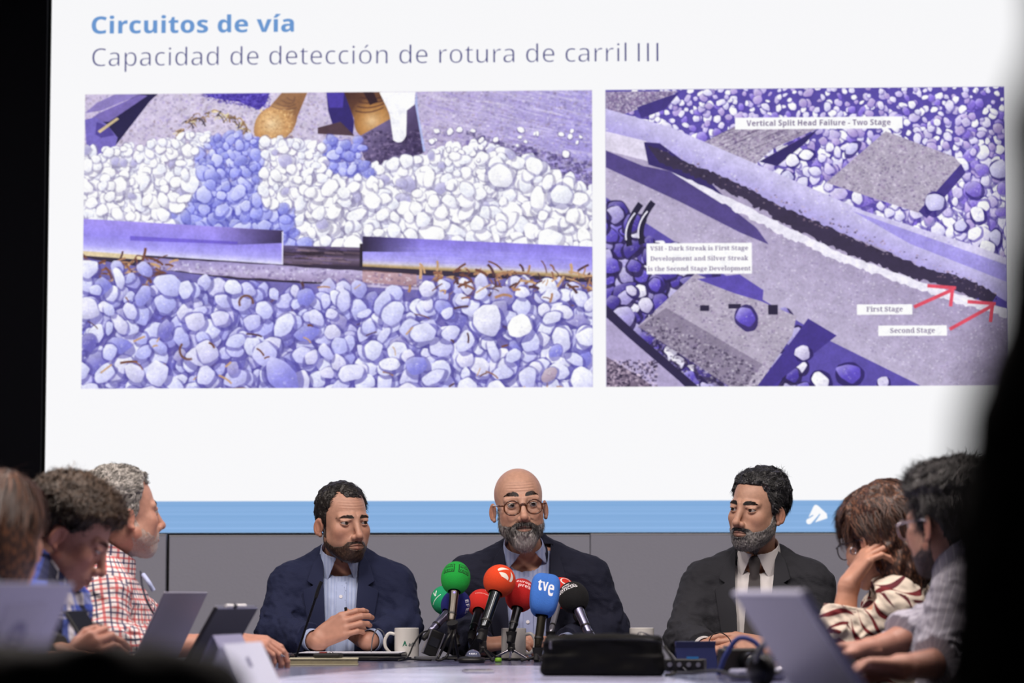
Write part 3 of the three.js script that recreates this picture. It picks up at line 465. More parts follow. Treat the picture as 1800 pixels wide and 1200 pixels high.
// the head: eye level at y 0, ears on the x axis, the face towards +z
function makeHead(s) {
  const w = s.width ?? 1, jw = s.jaw ?? 1, open = s.eyeOpen ?? 1, mo = s.mouthOpen ?? 0, nl = s.nose ?? 1, ew = s.earOut ?? 0;
  const skull = (x, y, z) => {
    const a = Math.abs(x);
    let d = ellD(x, y, z, 0, 0.036, -0.014, 0.0735 * w, 0.0795, 0.096);
    d = smin(d, ellD(x, y, z, 0, -0.026, 0.024, 0.0595 * w, 0.080, 0.062), 0.03);
    d = smin(d, capD(a, y, z, 0.049 * w * jw, -0.056, 0.004, 0.020, 0.017, -0.100, 0.058, 0.017), 0.03);
    d = smin(d, sphD(x, y, z, 0, -0.098, 0.065, 0.0175), 0.018);
    return d;
  };
  const nb = s.neckBase, full = (x, y, z) => {
    const a = Math.abs(x);
    let d = skull(x, y, z);
    if (d > 0.09) return smin(d - 0.02, capD(x, y, z, 0, -0.06, -0.022, 0.046, nb.x, nb.y, nb.z, 0.050), 0.03);
    d = smin(d, sphD(a, y, z, 0.0435 * w, -0.027, 0.0575, 0.0190), 0.026);
    d = smin(d, sphD(a, y, z, 0.0385 * w, -0.058, 0.0420, 0.0180), 0.028);
    d = smin(d, capD(a, y, z, 0.010, 0.0195, 0.0845, 0.0085, 0.046 * w, 0.0165, 0.0675, 0.0085), 0.012);
    d = smax(d, -sphD(a, y, z, 0.032, -0.003, 0.1015, 0.0185), 0.012);
    d = smin(d, capD(x, y, z, 0, 0.012, 0.0840, 0.0085, 0, -0.036, 0.1045 + 0.004 * nl, 0.0098), 0.014);
    d = smin(d, sphD(x, y, z, 0, -0.0395, 0.1065 + 0.004 * nl, 0.0098), 0.008);
    d = smin(d, sphD(a, y, z, 0.0118, -0.0435, 0.0985, 0.0082), 0.007);
    d = smax(d, -sphD(a, y, z, 0.0062, -0.0510, 0.1055, 0.0032), 0.003);
    // lids around the eyeball, open in an almond
    const ex = a - 0.032, ey = y + 0.0005 - 0.08 * ex * 0.6, op = (Math.hypot(ex / 0.0148, ey / (0.0062 * open)) - 1) * 0.0055;
    const lid = Math.max(sphD(a, y, z, 0.032, 0, 0.0745, 0.0142), z > 0.07 ? -op : -1);
    d = smin(d, lid, 0.003);
    d = smin(d, capD(a, y, z, 0.020, 0.0068 + 0.0026 * open, 0.0860, 0.0030, 0.044, 0.0055 + 0.0026 * open, 0.0770, 0.0028), 0.006);
    if (s.wrinkle && z > 0.03 && y > 0.035) d -= s.wrinkle * Math.sin(y * 720 + Math.cos(x * 40) * 1.5) * sstep(0.036, 0.044, y) * sstep(0.078, 0.066, y) * sstep(0.05, 0.03, a);
    // mouth
    d = smin(d, ellD(x, y, z, 0, -0.068, 0.070, 0.032, 0.028, 0.026), 0.02);
    d = smin(d, capD(a, y, z, 0, -0.0662 + mo * 0.3, 0.0970, 0.0046, 0.0235, -0.0708, 0.0835, 0.0028), 0.005);
    d = smin(d, capD(a, y, z, 0, -0.0770 - mo, 0.0955, 0.0058, 0.0205, -0.0735 - mo * 0.5, 0.0835, 0.0034), 0.005);
    d = smax(d, -capD(a, y, z, 0, -0.0712 - mo * 0.4, 0.1020, 0.0016 + mo * 0.6, 0.0225, -0.0718, 0.0875, 0.0012), 0.0025);
    // ears
    const ea = a - 0.0745 * w - ew * 0.5, eyy = y + 0.014, ez = z + 0.012, sp = ez * 0.35;
    let ear = ellD(ea + sp * (1.1 + ew * 50), eyy - ez * 0.25, ez, 0.003, 0.001, -0.003, 0.0066, 0.0272, 0.0165);
    ear = smax(ear, -ellD(ea + sp * (1.1 + ew * 50), eyy, ez, 0.0100, -0.001, 0.0000, 0.0062, 0.0205, 0.0112), 0.003);
    ear = smin(ear, capD(ea + sp * (1.1 + ew * 50), eyy, ez, 0.0035, 0.010, -0.008, 0.0026, 0.0035, -0.012, -0.004, 0.0026), 0.003);
    ear = smin(ear, sphD(ea, eyy, ez, 0.0025, -0.026, 0.005, 0.006), 0.006);
    d = smin(d, ear, 0.005);
    d = smin(d, capD(x, y, z, 0, -0.06, -0.022, 0.046, nb.x, nb.y, nb.z, 0.050), 0.03);
    return d;
  };
  const skin = s.skin, rosy = s.rosy ?? 0.12;
  const color = (x, y, z) => {
    const a = Math.abs(x); let c = [...skin];
    const n = 1 + 0.07 * noise3(x * 60, y * 60, z * 60) + 0.05 * noise3(x * 190, y * 190, z * 190); c = c.map((v) => v * n);
    const tint = (k, t) => { c = c.map((v, i) => lerp(v, t[i], k)); };
    const red = [skin[0] * 1.0, skin[1] * 0.68, skin[2] * 0.62];
    tint(clamp(rosy * 4 * Math.max(0, 1 - hyp(a - 0.042, y + 0.03, z - 0.06) / 0.035), 0, 0.6), red);
    tint(clamp(rosy * 4 * Math.max(0, 1 - hyp(x, y + 0.042, z - 0.108) / 0.025), 0, 0.6), red);
    if (a > 0.07 * w && z < 0.02) tint(0.45, red);
    const lip = Math.max(0, 1 - Math.max(0, Math.min(capD(a, y, z, 0, -0.0662, 0.097, 0.0046, 0.0235, -0.0708, 0.0835, 0.002), capD(a, y, z, 0, -0.077 - mo, 0.0955, 0.0056, 0.0205, -0.0735, 0.0835, 0.003))) / 0.0018);
    if (z > 0.07) tint(lip * 0.7, [skin[0] * 0.8, skin[1] * 0.45, skin[2] * 0.45]);
    if (mo && z > 0.075 && a < 0.02 && Math.abs(y + 0.0712 + mo * 0.4) < mo * 0.7) tint(0.85, [0.06, 0.01, 0.01]);
    if (s.shadowBeard) tint(s.shadowBeard(x, y, z), s.shadowColor ?? [0.03, 0.02, 0.02]);
    return c;
  };
  return { skull, full, color };
}
const beardZone = (pts) => { const f = polyD(pts); return (x, y, z) => f(Math.atan2(Math.abs(x), z + 0.012) * 0.08, y); };
const fullBeard = beardZone([[-0.02, -0.0535], [0, -0.0535], [0.022, -0.055], [0.034, -0.066], [0.058, -0.060], [0.088, -0.040], [0.108, -0.005], [0.124, -0.005], [0.122, -0.070], [0.100, -0.095], [0.06, -0.150], [-0.02, -0.150]]);
const mouthHole = (x, y) => (Math.hypot(x / 0.0235, (y + 0.0735) / 0.0095) - 1) * 0.009;
const shortBeard = beardZone([[-0.02, -0.0545], [0, -0.0545], [0.022, -0.056], [0.034, -0.070], [0.058, -0.072], [0.088, -0.058], [0.104, -0.015], [0.124, -0.005], [0.122, -0.070], [0.100, -0.095], [0.06, -0.150], [-0.02, -0.150]]);

function makeEye(gx, gy, iris) {          // eyeball looking along +z, then turned
  const g = new THREE.SphereGeometry(0.0125, 40, 32).rotateX(Math.PI / 2), p = g.attributes.position, c = new Float32Array(p.count * 3);
  for (let i = 0; i < p.count; i++) { const a = Math.acos(clamp(p.getZ(i) / 0.0125, -1, 1)); c.set(a < 0.22 ? [0.004, 0.004, 0.004] : a < 0.52 ? iris : [0.40, 0.35, 0.33], i * 3); }
  g.setAttribute('color', new THREE.BufferAttribute(c, 3)); return g.rotateX(-gy).rotateY(gx);
}

// a hand: fingers towards dir, palm facing palm, thumb on the side thumb; curls in degrees per finger (index first)
function handCaps({ wrist, dir, palm, thumb, curls = [30, 35, 40, 45], spread = 0, thumbIn = 0.4, scale = 1 }) {
  const f = dir.clone().normalize(), n = palm.clone().addScaledVector(f, -palm.dot(f)).normalize(), t = thumb.clone().addScaledVector(f, -thumb.dot(f)).addScaledVector(n, -thumb.dot(n)).normalize(), out = [];
  const at = (a, b, c) => wrist.clone().addScaledVector(f, a * scale).addScaledVector(t, b * scale).addScaledVector(n, c * scale);
  const cap = (a, ra, b, rb, k) => out.push([a.x, a.y, a.z, ra * scale, b.x, b.y, b.z, rb * scale, k]);
  const K = [[0.088, 0.029], [0.092, 0.0095], [0.087, -0.0095], [0.079, -0.027]], L = [[0.041, 0.025, 0.020], [0.046, 0.029, 0.021], [0.043, 0.027, 0.020], [0.034, 0.021, 0.018]], R = [0.0092, 0.0095, 0.009, 0.0080];
  K.forEach(([a, b], i) => {
    cap(at(0.005, b * 0.55, 0), 0.016, at(a - 0.004, b, -0.001), 0.0125, 0.012);
    let p = at(a, b, -0.002), bend = 0, d; const fan = spread * (1.5 - i) * 0.12;
    L[i].forEach((l, j) => {
      bend += rad(curls[i] * [1, 1.15, 0.75][j]);
      d = f.clone().multiplyScalar(Math.cos(bend)).addScaledVector(n, Math.sin(bend)).addScaledVector(t, fan).normalize();
      const q = p.clone().addScaledVector(d, l * scale); cap(p, R[i] * (1 - j * 0.07), q, R[i] * (0.95 - j * 0.09), 0.003); p = q;
    });
  });
  const a = at(0.018, 0.016, 0.006), b = at(0.050, 0.036, 0.016), c = b.clone().addScaledVector(f, 0.028 * scale).addScaledVector(t, 0.014 * (1 - thumbIn) * scale).addScaledVector(n, 0.016 * thumbIn * scale), e = c.clone().addScaledVector(f, 0.024 * scale).addScaledVector(t, -0.008 * thumbIn * scale).addScaledVector(n, 0.010 * thumbIn * scale);
  cap(a, 0.017, b, 0.0125, 0.014); cap(b, 0.0118, c, 0.0105, 0.005); cap(c, 0.0105, e, 0.0085, 0.003);
  return out;
}
const capsD = (list) => (x, y, z) => { let d = 1e3; for (const c of list) { const e = capD(x, y, z, c[0], c[1], c[2], c[3], c[4], c[5], c[6], c[7]); d = smin(d, e, c[8]); } return d; };
function capsBox(list, pad) { const lo = V(1e3, 1e3, 1e3), hi = V(-1e3, -1e3, -1e3); for (const c of list) for (const [i, r] of [[0, c[3]], [4, c[7]]]) { lo.min(V(c[i] - r - pad, c[i + 1] - r - pad, c[i + 2] - r - pad)); hi.max(V(c[i] + r + pad, c[i + 1] + r + pad, c[i + 2] + r + pad)); } return [lo, hi]; }

function person(s) {
  const root = thing('person', s.label, 'person', V(s.pelvis.x, 0, s.pelvis.z), 0);
  const put = (name, geometry, material, parent = root) => { geometry.translate(-root.position.x, 0, -root.position.z); return obj(name, geometry, material, parent); };
  const rand = mulberry(s.seed ?? 1), T = frame(s.pelvis, s.yaw, s.lean ?? 0, s.tilt ?? 0), H = frame(s.head.at, s.head.yaw, s.head.pitch ?? 0, s.head.roll ?? 0), Hi = H.clone().invert();
  const toW = (x, y, z) => V(x, y, z).applyMatrix4(T), sw = s.shoulder ?? 0.175, g = s.girth ?? 1, belly = s.belly ?? 1;
  const torso = (x, y, z) => {
    const a = Math.abs(x);
    let d = ellD(x, y, z, 0, 0.05, -0.005, 0.165 * g, 0.15, 0.13 * g);
    d = smin(d, ellD(x, y, z, 0, 0.17, 0.01, 0.15 * g, 0.17, 0.12 * g * belly), 0.06);
    d = smin(d, ellD(x, y, z, 0, 0.325, 0, 0.16 * g, 0.17, 0.112 * g), 0.06);
    d = smin(d, capD(a, y, z, 0, 0.452, -0.02, 0.062, sw * 0.9, 0.446, -0.018, 0.055), 0.05);
    d = smin(d, capD(a, y, z, 0, 0.545, -0.035, 0.048, sw * 0.8, 0.470, -0.02, 0.043), 0.04);
    if (s.bust) d = smin(d, sphD(a, y, z, 0.07, 0.30, 0.085, 0.055), 0.04);
    return d;
  };
  const neckC = V(0, 0.525, -0.03), nb = neckC.clone().applyMatrix4(T), nbH = nb.clone().applyMatrix4(Hi), hb = V(0, -0.06, -0.022).applyMatrix4(H), hc = hb.clone().applyMatrix4(T.clone().invert());
  const neckAxis = (x, y, z, r) => capD(x, y, z, hc.x * 0.0, 0.44, -0.016, r, hc.x, hc.y + 0.04, hc.z, r);
  // ---- body
  const head = makeHead({ ...s.face, skin: s.skin, neckBase: nbH });
  const torsoW = local(T, torso), armCaps = [], sleeves = [];
  for (const a of s.arms) {
    const sh = toW(a.side * sw, 0.440, -0.015); a.shoulder = sh;
    armCaps.push([sh.x, sh.y, sh.z, 0.045, a.elbow.x, a.elbow.y, a.elbow.z, 0.036, 0.02], [a.elbow.x, a.elbow.y, a.elbow.z, 0.036, a.wrist.x, a.wrist.y, a.wrist.z, 0.0265, 0.02]);
    const fore = a.wrist.clone().sub(a.elbow), cut = a.sleeve ?? 0.9, e = a.elbow.clone().addScaledVector(fore, Math.max(cut, 0.02)), k = s.sleeveWide ?? 1;
    a.sleeveEnd = e; a.fore = fore.clone().normalize();
    if (cut > 0) sleeves.push([sh.x, sh.y, sh.z, 0.060, a.elbow.x, a.elbow.y, a.elbow.z, 0.049 * k, 0.03], [a.elbow.x, a.elbow.y, a.elbow.z, 0.049 * k, e.x, e.y, e.z, lerp(0.046, 0.037, clamp(cut, 0, 1)) * k, 0.02]);
    else { const u = sh.clone().lerp(a.elbow, 0.8); sleeves.push([sh.x, sh.y, sh.z, 0.060, u.x, u.y, u.z, 0.052 * k, 0.03]); }
  }
  const armsD = capsD(armCaps), headW = local(H, head.full);
  const skinD = (x, y, z) => smin(smin(torsoW(x, y, z) + 0.008, armsD(x, y, z), 0.02), capD(x, y, z, nb.x, nb.y, nb.z, 0.048, hb.x, hb.y, hb.z, 0.044), 0.03);
  const skinC = (x, y, z) => { const n = 1 + 0.08 * noise3(x * 45, y * 45, z * 45); return s.skin.map((v, i) => v * n * (i ? 0.93 : 1)); };
  const [alo, ahi] = capsBox(armCaps, 0.03), tlo = V(1e3, 1e3, 1e3), thi = V(-1e3, -1e3, -1e3);
  for (const x of [-0.3, 0.3]) for (const y of [-0.12, 0.6]) for (const z of [-0.2, 0.2]) { const p = toW(x, y, z); tlo.min(p); thi.max(p); }
  const lo = tlo.clone().min(alo), hi = thi.clone().max(ahi), pieces = [surface(skinD, lo, hi, 0.010, { color: skinC })];
  const headBox = [s.head.at.clone().add(V(-0.15, -0.19, -0.15)), s.head.at.clone().add(V(0.15, 0.15, 0.15))];
  pieces.push(surface(headW, headBox[0], headBox[1], s.fine ?? 0.0022, { color: local3(H, head.color) }));
  for (const h of s.hands ?? []) { const caps = handCaps(h), am = s.arms.reduce((b, a) => (a.wrist.distanceTo(h.wrist) < b.wrist.distanceTo(h.wrist) ? a : b)), st = am.wrist.clone().addScaledVector(am.fore, -0.07); caps.push([st.x, st.y, st.z, 0.0285, am.wrist.x, am.wrist.y, am.wrist.z, 0.0255, 0.012], [am.wrist.x, am.wrist.y, am.wrist.z, 0.0255, h.wrist.x, h.wrist.y, h.wrist.z, 0.022, 0.014]); const d = capsD(caps), [l, u] = capsBox(caps, 0.012); pieces.push(surface(d, l, u, s.handFine ?? 0.0028, { color: skinC })); }
  put('body', merge(pieces), skinMat);
  // ---- eyes and brows
  if (!s.faceHidden) {
    for (const k of [-1, 1]) put('eye', makeEye((s.gaze?.[0] ?? 0), (s.gaze?.[1] ?? 0), s.iris ?? [0.03, 0.015, 0.008]).translate(k * 0.032, 0, 0.0745).applyMatrix4(H), eyeMat);
    if (s.brow) for (const k of [-1, 1]) {
      const b = s.brow, pts = []; for (let i = 0; i <= 10; i++) { const t = i / 10; pts.push([k * lerp(0.010, 0.049, t), (b.y ?? 0.019) + Math.sin(t * 2.5) * (b.arch ?? 0.006) - t * 0.002]); }
      const geo = strandsOnCurve(pts, b.count ?? 260, b.thick ?? 0.0045, head.full, b.color, rand, k); put('eyebrow', geo.applyMatrix4(H), hairMat);
    }
  }
  // ---- hair
  const hr = s.hair;
  if (hr) {
    const cap = (x, y, z) => {
      const phi = Math.abs(Math.atan2(x, z + 0.01)) * 57.3, m = y - curveAt(hr.line, phi), sk = ellD(x, y, z, 0, 0.036, -0.014, 0.0735 * (s.face.width ?? 1), 0.0795, 0.096), nk = head.skull(x, y, z);
      let d = Math.min(sk, nk) - hr.thick(x, y, z) * (0.3 + 0.7 * sstep(0, 0.03, m)) - (hr.amp ?? 0.002) * noise3(x * (hr.fx ?? 50), y * (hr.fy ?? 50), z * (hr.fz ?? 50)) - (hr.amp2 ?? 0) * noise3(x * 130, y * 130, z * 130);
      d = smax(d, -m * 0.9, 0.006);
      if (hr.extra) d = smin(d, hr.extra(x, y, z), 0.02);
      return d;
    };
    const lo2 = hr.lo ?? V(-0.13, -0.12, -0.15), hi2 = hr.hi ?? V(0.13, 0.17, 0.13), geo = surface(cap, lo2, hi2, hr.cell ?? 0.003, { color: (x, y, z) => hr.color(x, y, z, rand) });
    const parts = [geo];
    if (hr.strands) parts.push(strands(geo, hr.strands.count, { center: V(0, 0.015, -0.012), ...hr.strands, color: hr.color, rand }));
    put('hair', merge(parts).applyMatrix4(H), hairMat);
  }
  if (s.beard) {
    const b = s.beard, d0 = (x, y, z) => {
      let d = head.full(x, y, z) - b.thick(x, y, z) - b.amp * noise3(x * 90, y * 60, z * 90);
      d = smin(d, b.extra ? b.extra(x, y, z) : 1, 0.012);
      d = smax(d, Math.max(b.zone(x, y, z), Math.abs(x) - 0.0705 * (s.face.width ?? 1)), 0.004);
      return z > 0.04 ? smax(d, -mouthHole(x, y), 0.003) : d;
    };
    const geo = surface(d0, V(-0.09, -0.16, -0.03), V(0.09, 0.01, 0.13), 0.0022, { color: (x, y, z) => b.color(x, y, z, rand) });
    put('beard', merge([geo, strands(geo, b.count ?? 5000, { flow: (x, y, z) => V(x * 3 * (y > -0.07 ? 1 : -0.6), -0.9, 0.15), len: b.len ?? 0.012, width: 0.0010, lift: b.lift ?? 0.2, color: b.color, rand, jitter: 0.7, seg: 2, keep: (x, y, z) => z < 0.04 || mouthHole(x, y) > 0.003 })]).applyMatrix4(H), hairMat);
  }
  if (s.glasses) {
    const gl = new THREE.Group(); gl.name = 'glasses'; root.add(gl); const q = s.glasses, rim = (k) => { const pts = []; for (let i = 0; i < 28; i++) { const a = i / 28 * Math.PI * 2, e = 2.1, c = Math.cos(a), n = Math.sin(a); pts.push(V(k * 0.0335 + Math.sign(c) * Math.abs(c) ** (2 / e) * 0.0245, -0.009 + Math.sign(n) * Math.abs(n) ** (2 / e) * 0.0215, 0.1045 - Math.abs(k * 0.0335 + c * 0.024) * 0.14)); } return pts; };
    const fr = [...[-1, 1].map((k) => tube(rim(k), q.r ?? 0.0019, 64, 8, true)), tube([[-0.011, -0.002, 0.1035], [0, 0.002, 0.1055], [0.011, -0.002, 0.1035]], q.r ?? 0.002, 12), ...[-1, 1].map((k) => tube([[k * 0.057, -0.002, 0.0965], [k * 0.070, 0.000, 0.088], [k * 0.0785, 0.004, 0.03], [k * 0.080, 0.002, -0.015], [k * 0.078, -0.012, -0.028]], q.r ?? 0.002, 30))];
    const place = (geo) => { geo.applyMatrix4(H); return geo; };
    put('glasses_frame', place(merge(fr)), q.material, gl);
    for (const k of [-1, 1]) { const sh = new THREE.Shape(rim(k).map((p) => new THREE.Vector2(p.x, p.y))); const lg = new THREE.ShapeGeometry(sh); const pp = lg.attributes.position; for (let i = 0; i < pp.count; i++) pp.setZ(i, 0.1035 - Math.abs(pp.getX(i)) * 0.14); lg.computeVertexNormals(); put('lens', place(lg), lensMat, gl); }
  }
  // ---- clothes
  const sleeveD = capsD(sleeves), folds = (x, y, z) => 0.0035 * noise3(x * 11, y * 17, z * 11) + 0.0018 * noise3(x * 30 + y * 20, y * 34, z * 30), near = (x, y, z) => { let m = 0; for (const a of s.arms) m = Math.max(m, 1 - hyp(x - a.elbow.x, y - a.elbow.y, z - a.elbow.z) / 0.13); return Math.max(0, m); };
  const dressBase = (x, y, z) => smin(torsoW(x, y, z), sleeveD(x, y, z), 0.035);
  const chart = {
    chart: (x, y, z) => { let best = torsoW(x, y, z) - 0.012, at = -1; sleeves.forEach((c, i) => { const d = capD(x, y, z, c[0], c[1], c[2], c[3], c[4], c[5], c[6], c[7]); if (d < best) { best = d; at = i; } }); return at; },
    at: (i, x, y, z) => {
      if (i < 0) { const p = V(x, y, z).applyMatrix4(s._Ti ??= T.clone().invert()), a = Math.atan2(p.x, p.z + 0.02); return [a * 0.15, p.y, a, 0.15]; }
      const c = sleeves[i], ax = V(c[4] - c[0], c[5] - c[1], c[6] - c[2]), L = ax.length(); ax.divideScalar(L); const q = V(x - c[0], y - c[1], z - c[2]), t = q.dot(ax), u = Math.abs(ax.y) > 0.9 ? V(1, 0, 0) : V(0, 1, 0), e1 = new THREE.Vector3().crossVectors(ax, u).normalize(), e2 = new THREE.Vector3().crossVectors(ax, e1), a = Math.atan2(q.dot(e1), q.dot(e2));
      return [a * 0.05, (i % 2 ? 0.3 : 0) - t, a, 0.05];
    },
  };
  const neckHole = local(T, (x, y, z) => (y > 0.40 ? neckAxis(x, y, z, s.neckHole ?? 0.063) : 1));
  const cutEnds = (d, x, y, z) => { for (const a of s.arms) { const e = a.sleeveEnd, v = (x - e.x) * a.fore.x + (y - e.y) * a.fore.y + (z - e.z) * a.fore.z; if (hyp(x - e.x, y - e.y, z - e.z) < 0.09) d = Math.max(d, v); } return d; };
  if (s.suit) {
    const q = s.suit, ow = q.open ?? 0.05, top = 0.56;
    const openP = polyD([[-ow * 1.25, top], [-ow * 1.2, 0.47], [-ow, 0.36], [-ow * (q.taper ?? 0.9), -0.2], [ow * (q.taper ?? 0.9), -0.2], [ow, 0.36], [ow * 1.2, 0.47], [ow * 1.25, top]]);
    const openW = local(T, (x, y, z) => (z > -0.03 ? openP(x, y) : 1));
    const jacket = (x, y, z) => {
      let d = dressBase(x, y, z) - 0.012; if (d > 0.05) return d;
      d -= folds(x, y, z) + 0.005 * near(x, y, z) * Math.sin(noise3(x * 9, y * 9, z * 9) * 7);
      d = smax(d, -openW(x, y, z), 0.004); d = smax(d, -neckHole(x, y, z), 0.004);
      return cutEnds(d, x, y, z);
    };
    const jk = put('jacket', surface(jacket, lo, hi, 0.005, { uv: chart }), q.material);
    const lap = polyD([[ow * 1.18, 0.565], [ow * 1.18 + 0.030, 0.525], [ow * 1.15 + 0.050, 0.470], [ow * 1.15 + 0.030, 0.458], [ow * 1.15 + 0.062, 0.440], [ow + 0.050, 0.33], [ow + 0.020, 0.16], [ow * 0.9, 0.06], [ow * 0.86, 0.06], [ow * 0.95, 0.34], [ow * 1.12, 0.47]]);
    for (const k of [-1, 1]) {
      const d = (x, y, z) => (z < -0.045 || x * k < 0 ? 0.05 : Math.max(Math.abs(torso(x, y, z) - 0.0205) - 0.0034, lap(x * k, y)));
      put('lapel', surface(d, V(k > 0 ? 0 : -0.17, 0.05, -0.06), V(k > 0 ? 0.17 : 0, 0.6, 0.17), 0.0026).applyMatrix4(T), q.material, jk);
    }
    // collar of the jacket round the back of the neck
    const cd = (x, y, z) => { const n = neckAxis(x, y, z, s.neckHole ?? 0.063), yy = y + z * 0.5; return Math.max(Math.abs(n - 0.006) - 0.0035, yy - 0.555, 0.485 - yy, z - 0.035); };
    put('jacket_collar', surface(cd, V(-0.12, 0.44, -0.16), V(0.12, 0.64, 0.08), 0.003).applyMatrix4(T), q.material, jk);
    // shirt front
    const sf = (x, y, z) => Math.max(torso(x, y, z) - 0.003 - 0.0015 * noise3(x * 40, y * 22, z * 10), Math.abs(x) - 0.11, -z - 0.02, y - 0.54, -neckAxis(x, y, z, 0.055));
    const shirt = put('shirt', surface(sf, V(-0.12, -0.02, -0.05), V(0.12, 0.56, 0.2), 0.004, { uv: { chart: () => 0, at: (i, x, y) => [x, y, 0, 0] } }).applyMatrix4(T), q.shirt);
    const frontZ = (x, y, off) => { let a = -0.05, b = 0.3; for (let i = 0; i < 30; i++) { const m = (a + b) / 2; torso(x, y, m) - off > 0 ? (b = m) : (a = m); } return b; };
    if (!q.tie) {
      const pl = (x, y, z) => Math.max(Math.abs(torso(x, y, z) - 0.0052) - 0.0016, Math.abs(x - 0.002) - 0.016, y - 0.47, -z);
      put('placket', surface(pl, V(-0.03, 0.0, 0), V(0.03, 0.48, 0.2), 0.0025).applyMatrix4(T), q.shirt, shirt);
      for (const y of [0.425, 0.34, 0.25, 0.16]) { const z = frontZ(0, y, 0.0075); put('button', new THREE.CylinderGeometry(0.0055, 0.0055, 0.0025, 14).rotateX(Math.PI / 2 - 0.3).translate(0.001, y, z).applyMatrix4(T), q.button ?? std({ color: 0xe8e8f0, roughness: 0.3 }), shirt); }
    } else {
      const tp = polyD([[-0.016, 0.480], [0.016, 0.480], [0.037, 0.22], [0.042, 0.02], [0, -0.03], [-0.042, 0.02], [-0.037, 0.22]]);
      const td = (x, y, z) => Math.max(Math.abs(torso(x, y, z) - 0.0085) - 0.0035, tp(x + (q.tieShift ?? 0), y), -z);
      const throat = (y) => { let a = -0.05, b = 0.3; for (let i = 0; i < 30; i++) { const m = (a + b) / 2; Math.min(torso(0, y, m) - 0.004, neckAxis(0, y, m, 0.058)) > 0 ? (b = m) : (a = m); } return b; };
      const t1 = throat(0.522) + 0.004, t2 = throat(0.478) + 0.007, kn = (x, y, zz) => smin(td(x, y, zz), capD(x, y, zz, 0, 0.522, t1, 0.0185, 0, 0.478, t2, 0.0135), 0.008);
      put('tie', surface(kn, V(-0.05, -0.04, 0), V(0.05, 0.56, 0.22), 0.0028, { uv: { chart: () => 0, at: (i, x, y) => [x, y, 0, 0] } }).applyMatrix4(T), q.tie);
    }
    // shirt collar: stand and turned-down leaves with points
    const gap = q.collarGap ?? 0.012, cl = (x, y, zz) => {
      const n = neckAxis(x, y, zz, 0.0575), yt = y + (zz + 0.03) * 0.55, a = Math.abs(x), fr = sstep(-0.02, 0.06, zz);
      const flare = 0.001 + clamp(0.60 - yt, 0, 0.09) * 0.20, bottom = lerp(0.545, 0.520 - 0.020 * sstep(0.055, 0.028, a), fr), opening = gap + clamp(0.603 - yt, 0, 0.1) * (q.collarSpread ?? 0.35);
      let d = Math.max(Math.abs(n - flare) - 0.0017, yt - 0.60, bottom - yt); if (zz > 0) d = Math.max(d, (opening - a) * 0.9); return d;
    };
    put('shirt_collar', surface(cl, V(-0.12, 0.42, -0.16), V(0.12, 0.68, 0.15), 0.0022, { uv: { chart: () => 0, at: (i, x, y) => [x, y, 0, 0] } }).applyMatrix4(T), q.shirt, shirt);
    for (const a of s.arms) if (a.cuff !== false) { const e = a.sleeveEnd, f = e.clone().addScaledVector(a.fore, 0.02), prof = [[0.0345, -0.02], [0.0345, 0.018], [0.033, 0.02], [0.0315, 0.018], [0.0315, -0.02]].map(([x, y]) => new THREE.Vector2(x, y)); const lg = new THREE.LatheGeometry(prof, 32).applyQuaternion(new THREE.Quaternion().setFromUnitVectors(V(0, 1, 0), a.fore)).translate(e.x, e.y, e.z); put('shirt_cuff', lg, q.shirt, shirt); }
  } else {
    const q = s.top, f2 = q.fold ?? 1, d = (x, y, z) => {
      let d = dressBase(x, y, z) - (q.loose ?? 0.01); if (d > 0.05) return d;
      d -= f2 * (1.3 * folds(x, y, z) + 0.006 * near(x, y, z) * Math.sin(noise3(x * 10, y * 10, z * 10) * 7));
      d = smax(d, -neckHole(x, y, z), 0.004); return cutEnds(d, x, y, z);
    };
    const sh = put('shirt', surface(d, lo, hi, q.cell ?? 0.0055, { uv: chart }), q.material);
    if (q.collar) {
      const cl = (x, y, z) => { const n = neckAxis(x, y, z, s.neckHole ?? 0.063), yt = y + (z + 0.03) * 0.55, a = Math.abs(x), fr = sstep(-0.02, 0.06, z), flare = 0.001 + clamp(0.595 - yt, 0, 0.09) * 0.28, bottom = lerp(0.535, 0.505 - 0.02 * sstep(0.055, 0.028, a), fr); let d = Math.max(Math.abs(n - flare) - 0.0024, yt - 0.595, bottom - yt); if (z > 0) d = Math.max(d, 0.018 + clamp(0.6 - yt, 0, 0.1) * 0.5 - a); return d; };
      put('shirt_collar', surface(cl, V(-0.13, 0.42, -0.16), V(0.13, 0.68, 0.16), 0.003, { uv: { chart: () => 0, at: (i, x, y, z) => [Math.atan2(x, z) * 0.07, y, Math.atan2(x, z), 0.07] } }).applyMatrix4(T), q.material, sh);
    }
  }
  // ---- legs: seated unless the person stands
  const R = new THREE.Matrix4().makeRotationY(rad(s.yaw)), off = (x, y, z) => V(x, y, z).applyMatrix4(R).add(V(s.pelvis.x, 0, s.pelvis.z)), legs = [], py = s.pelvis.y;
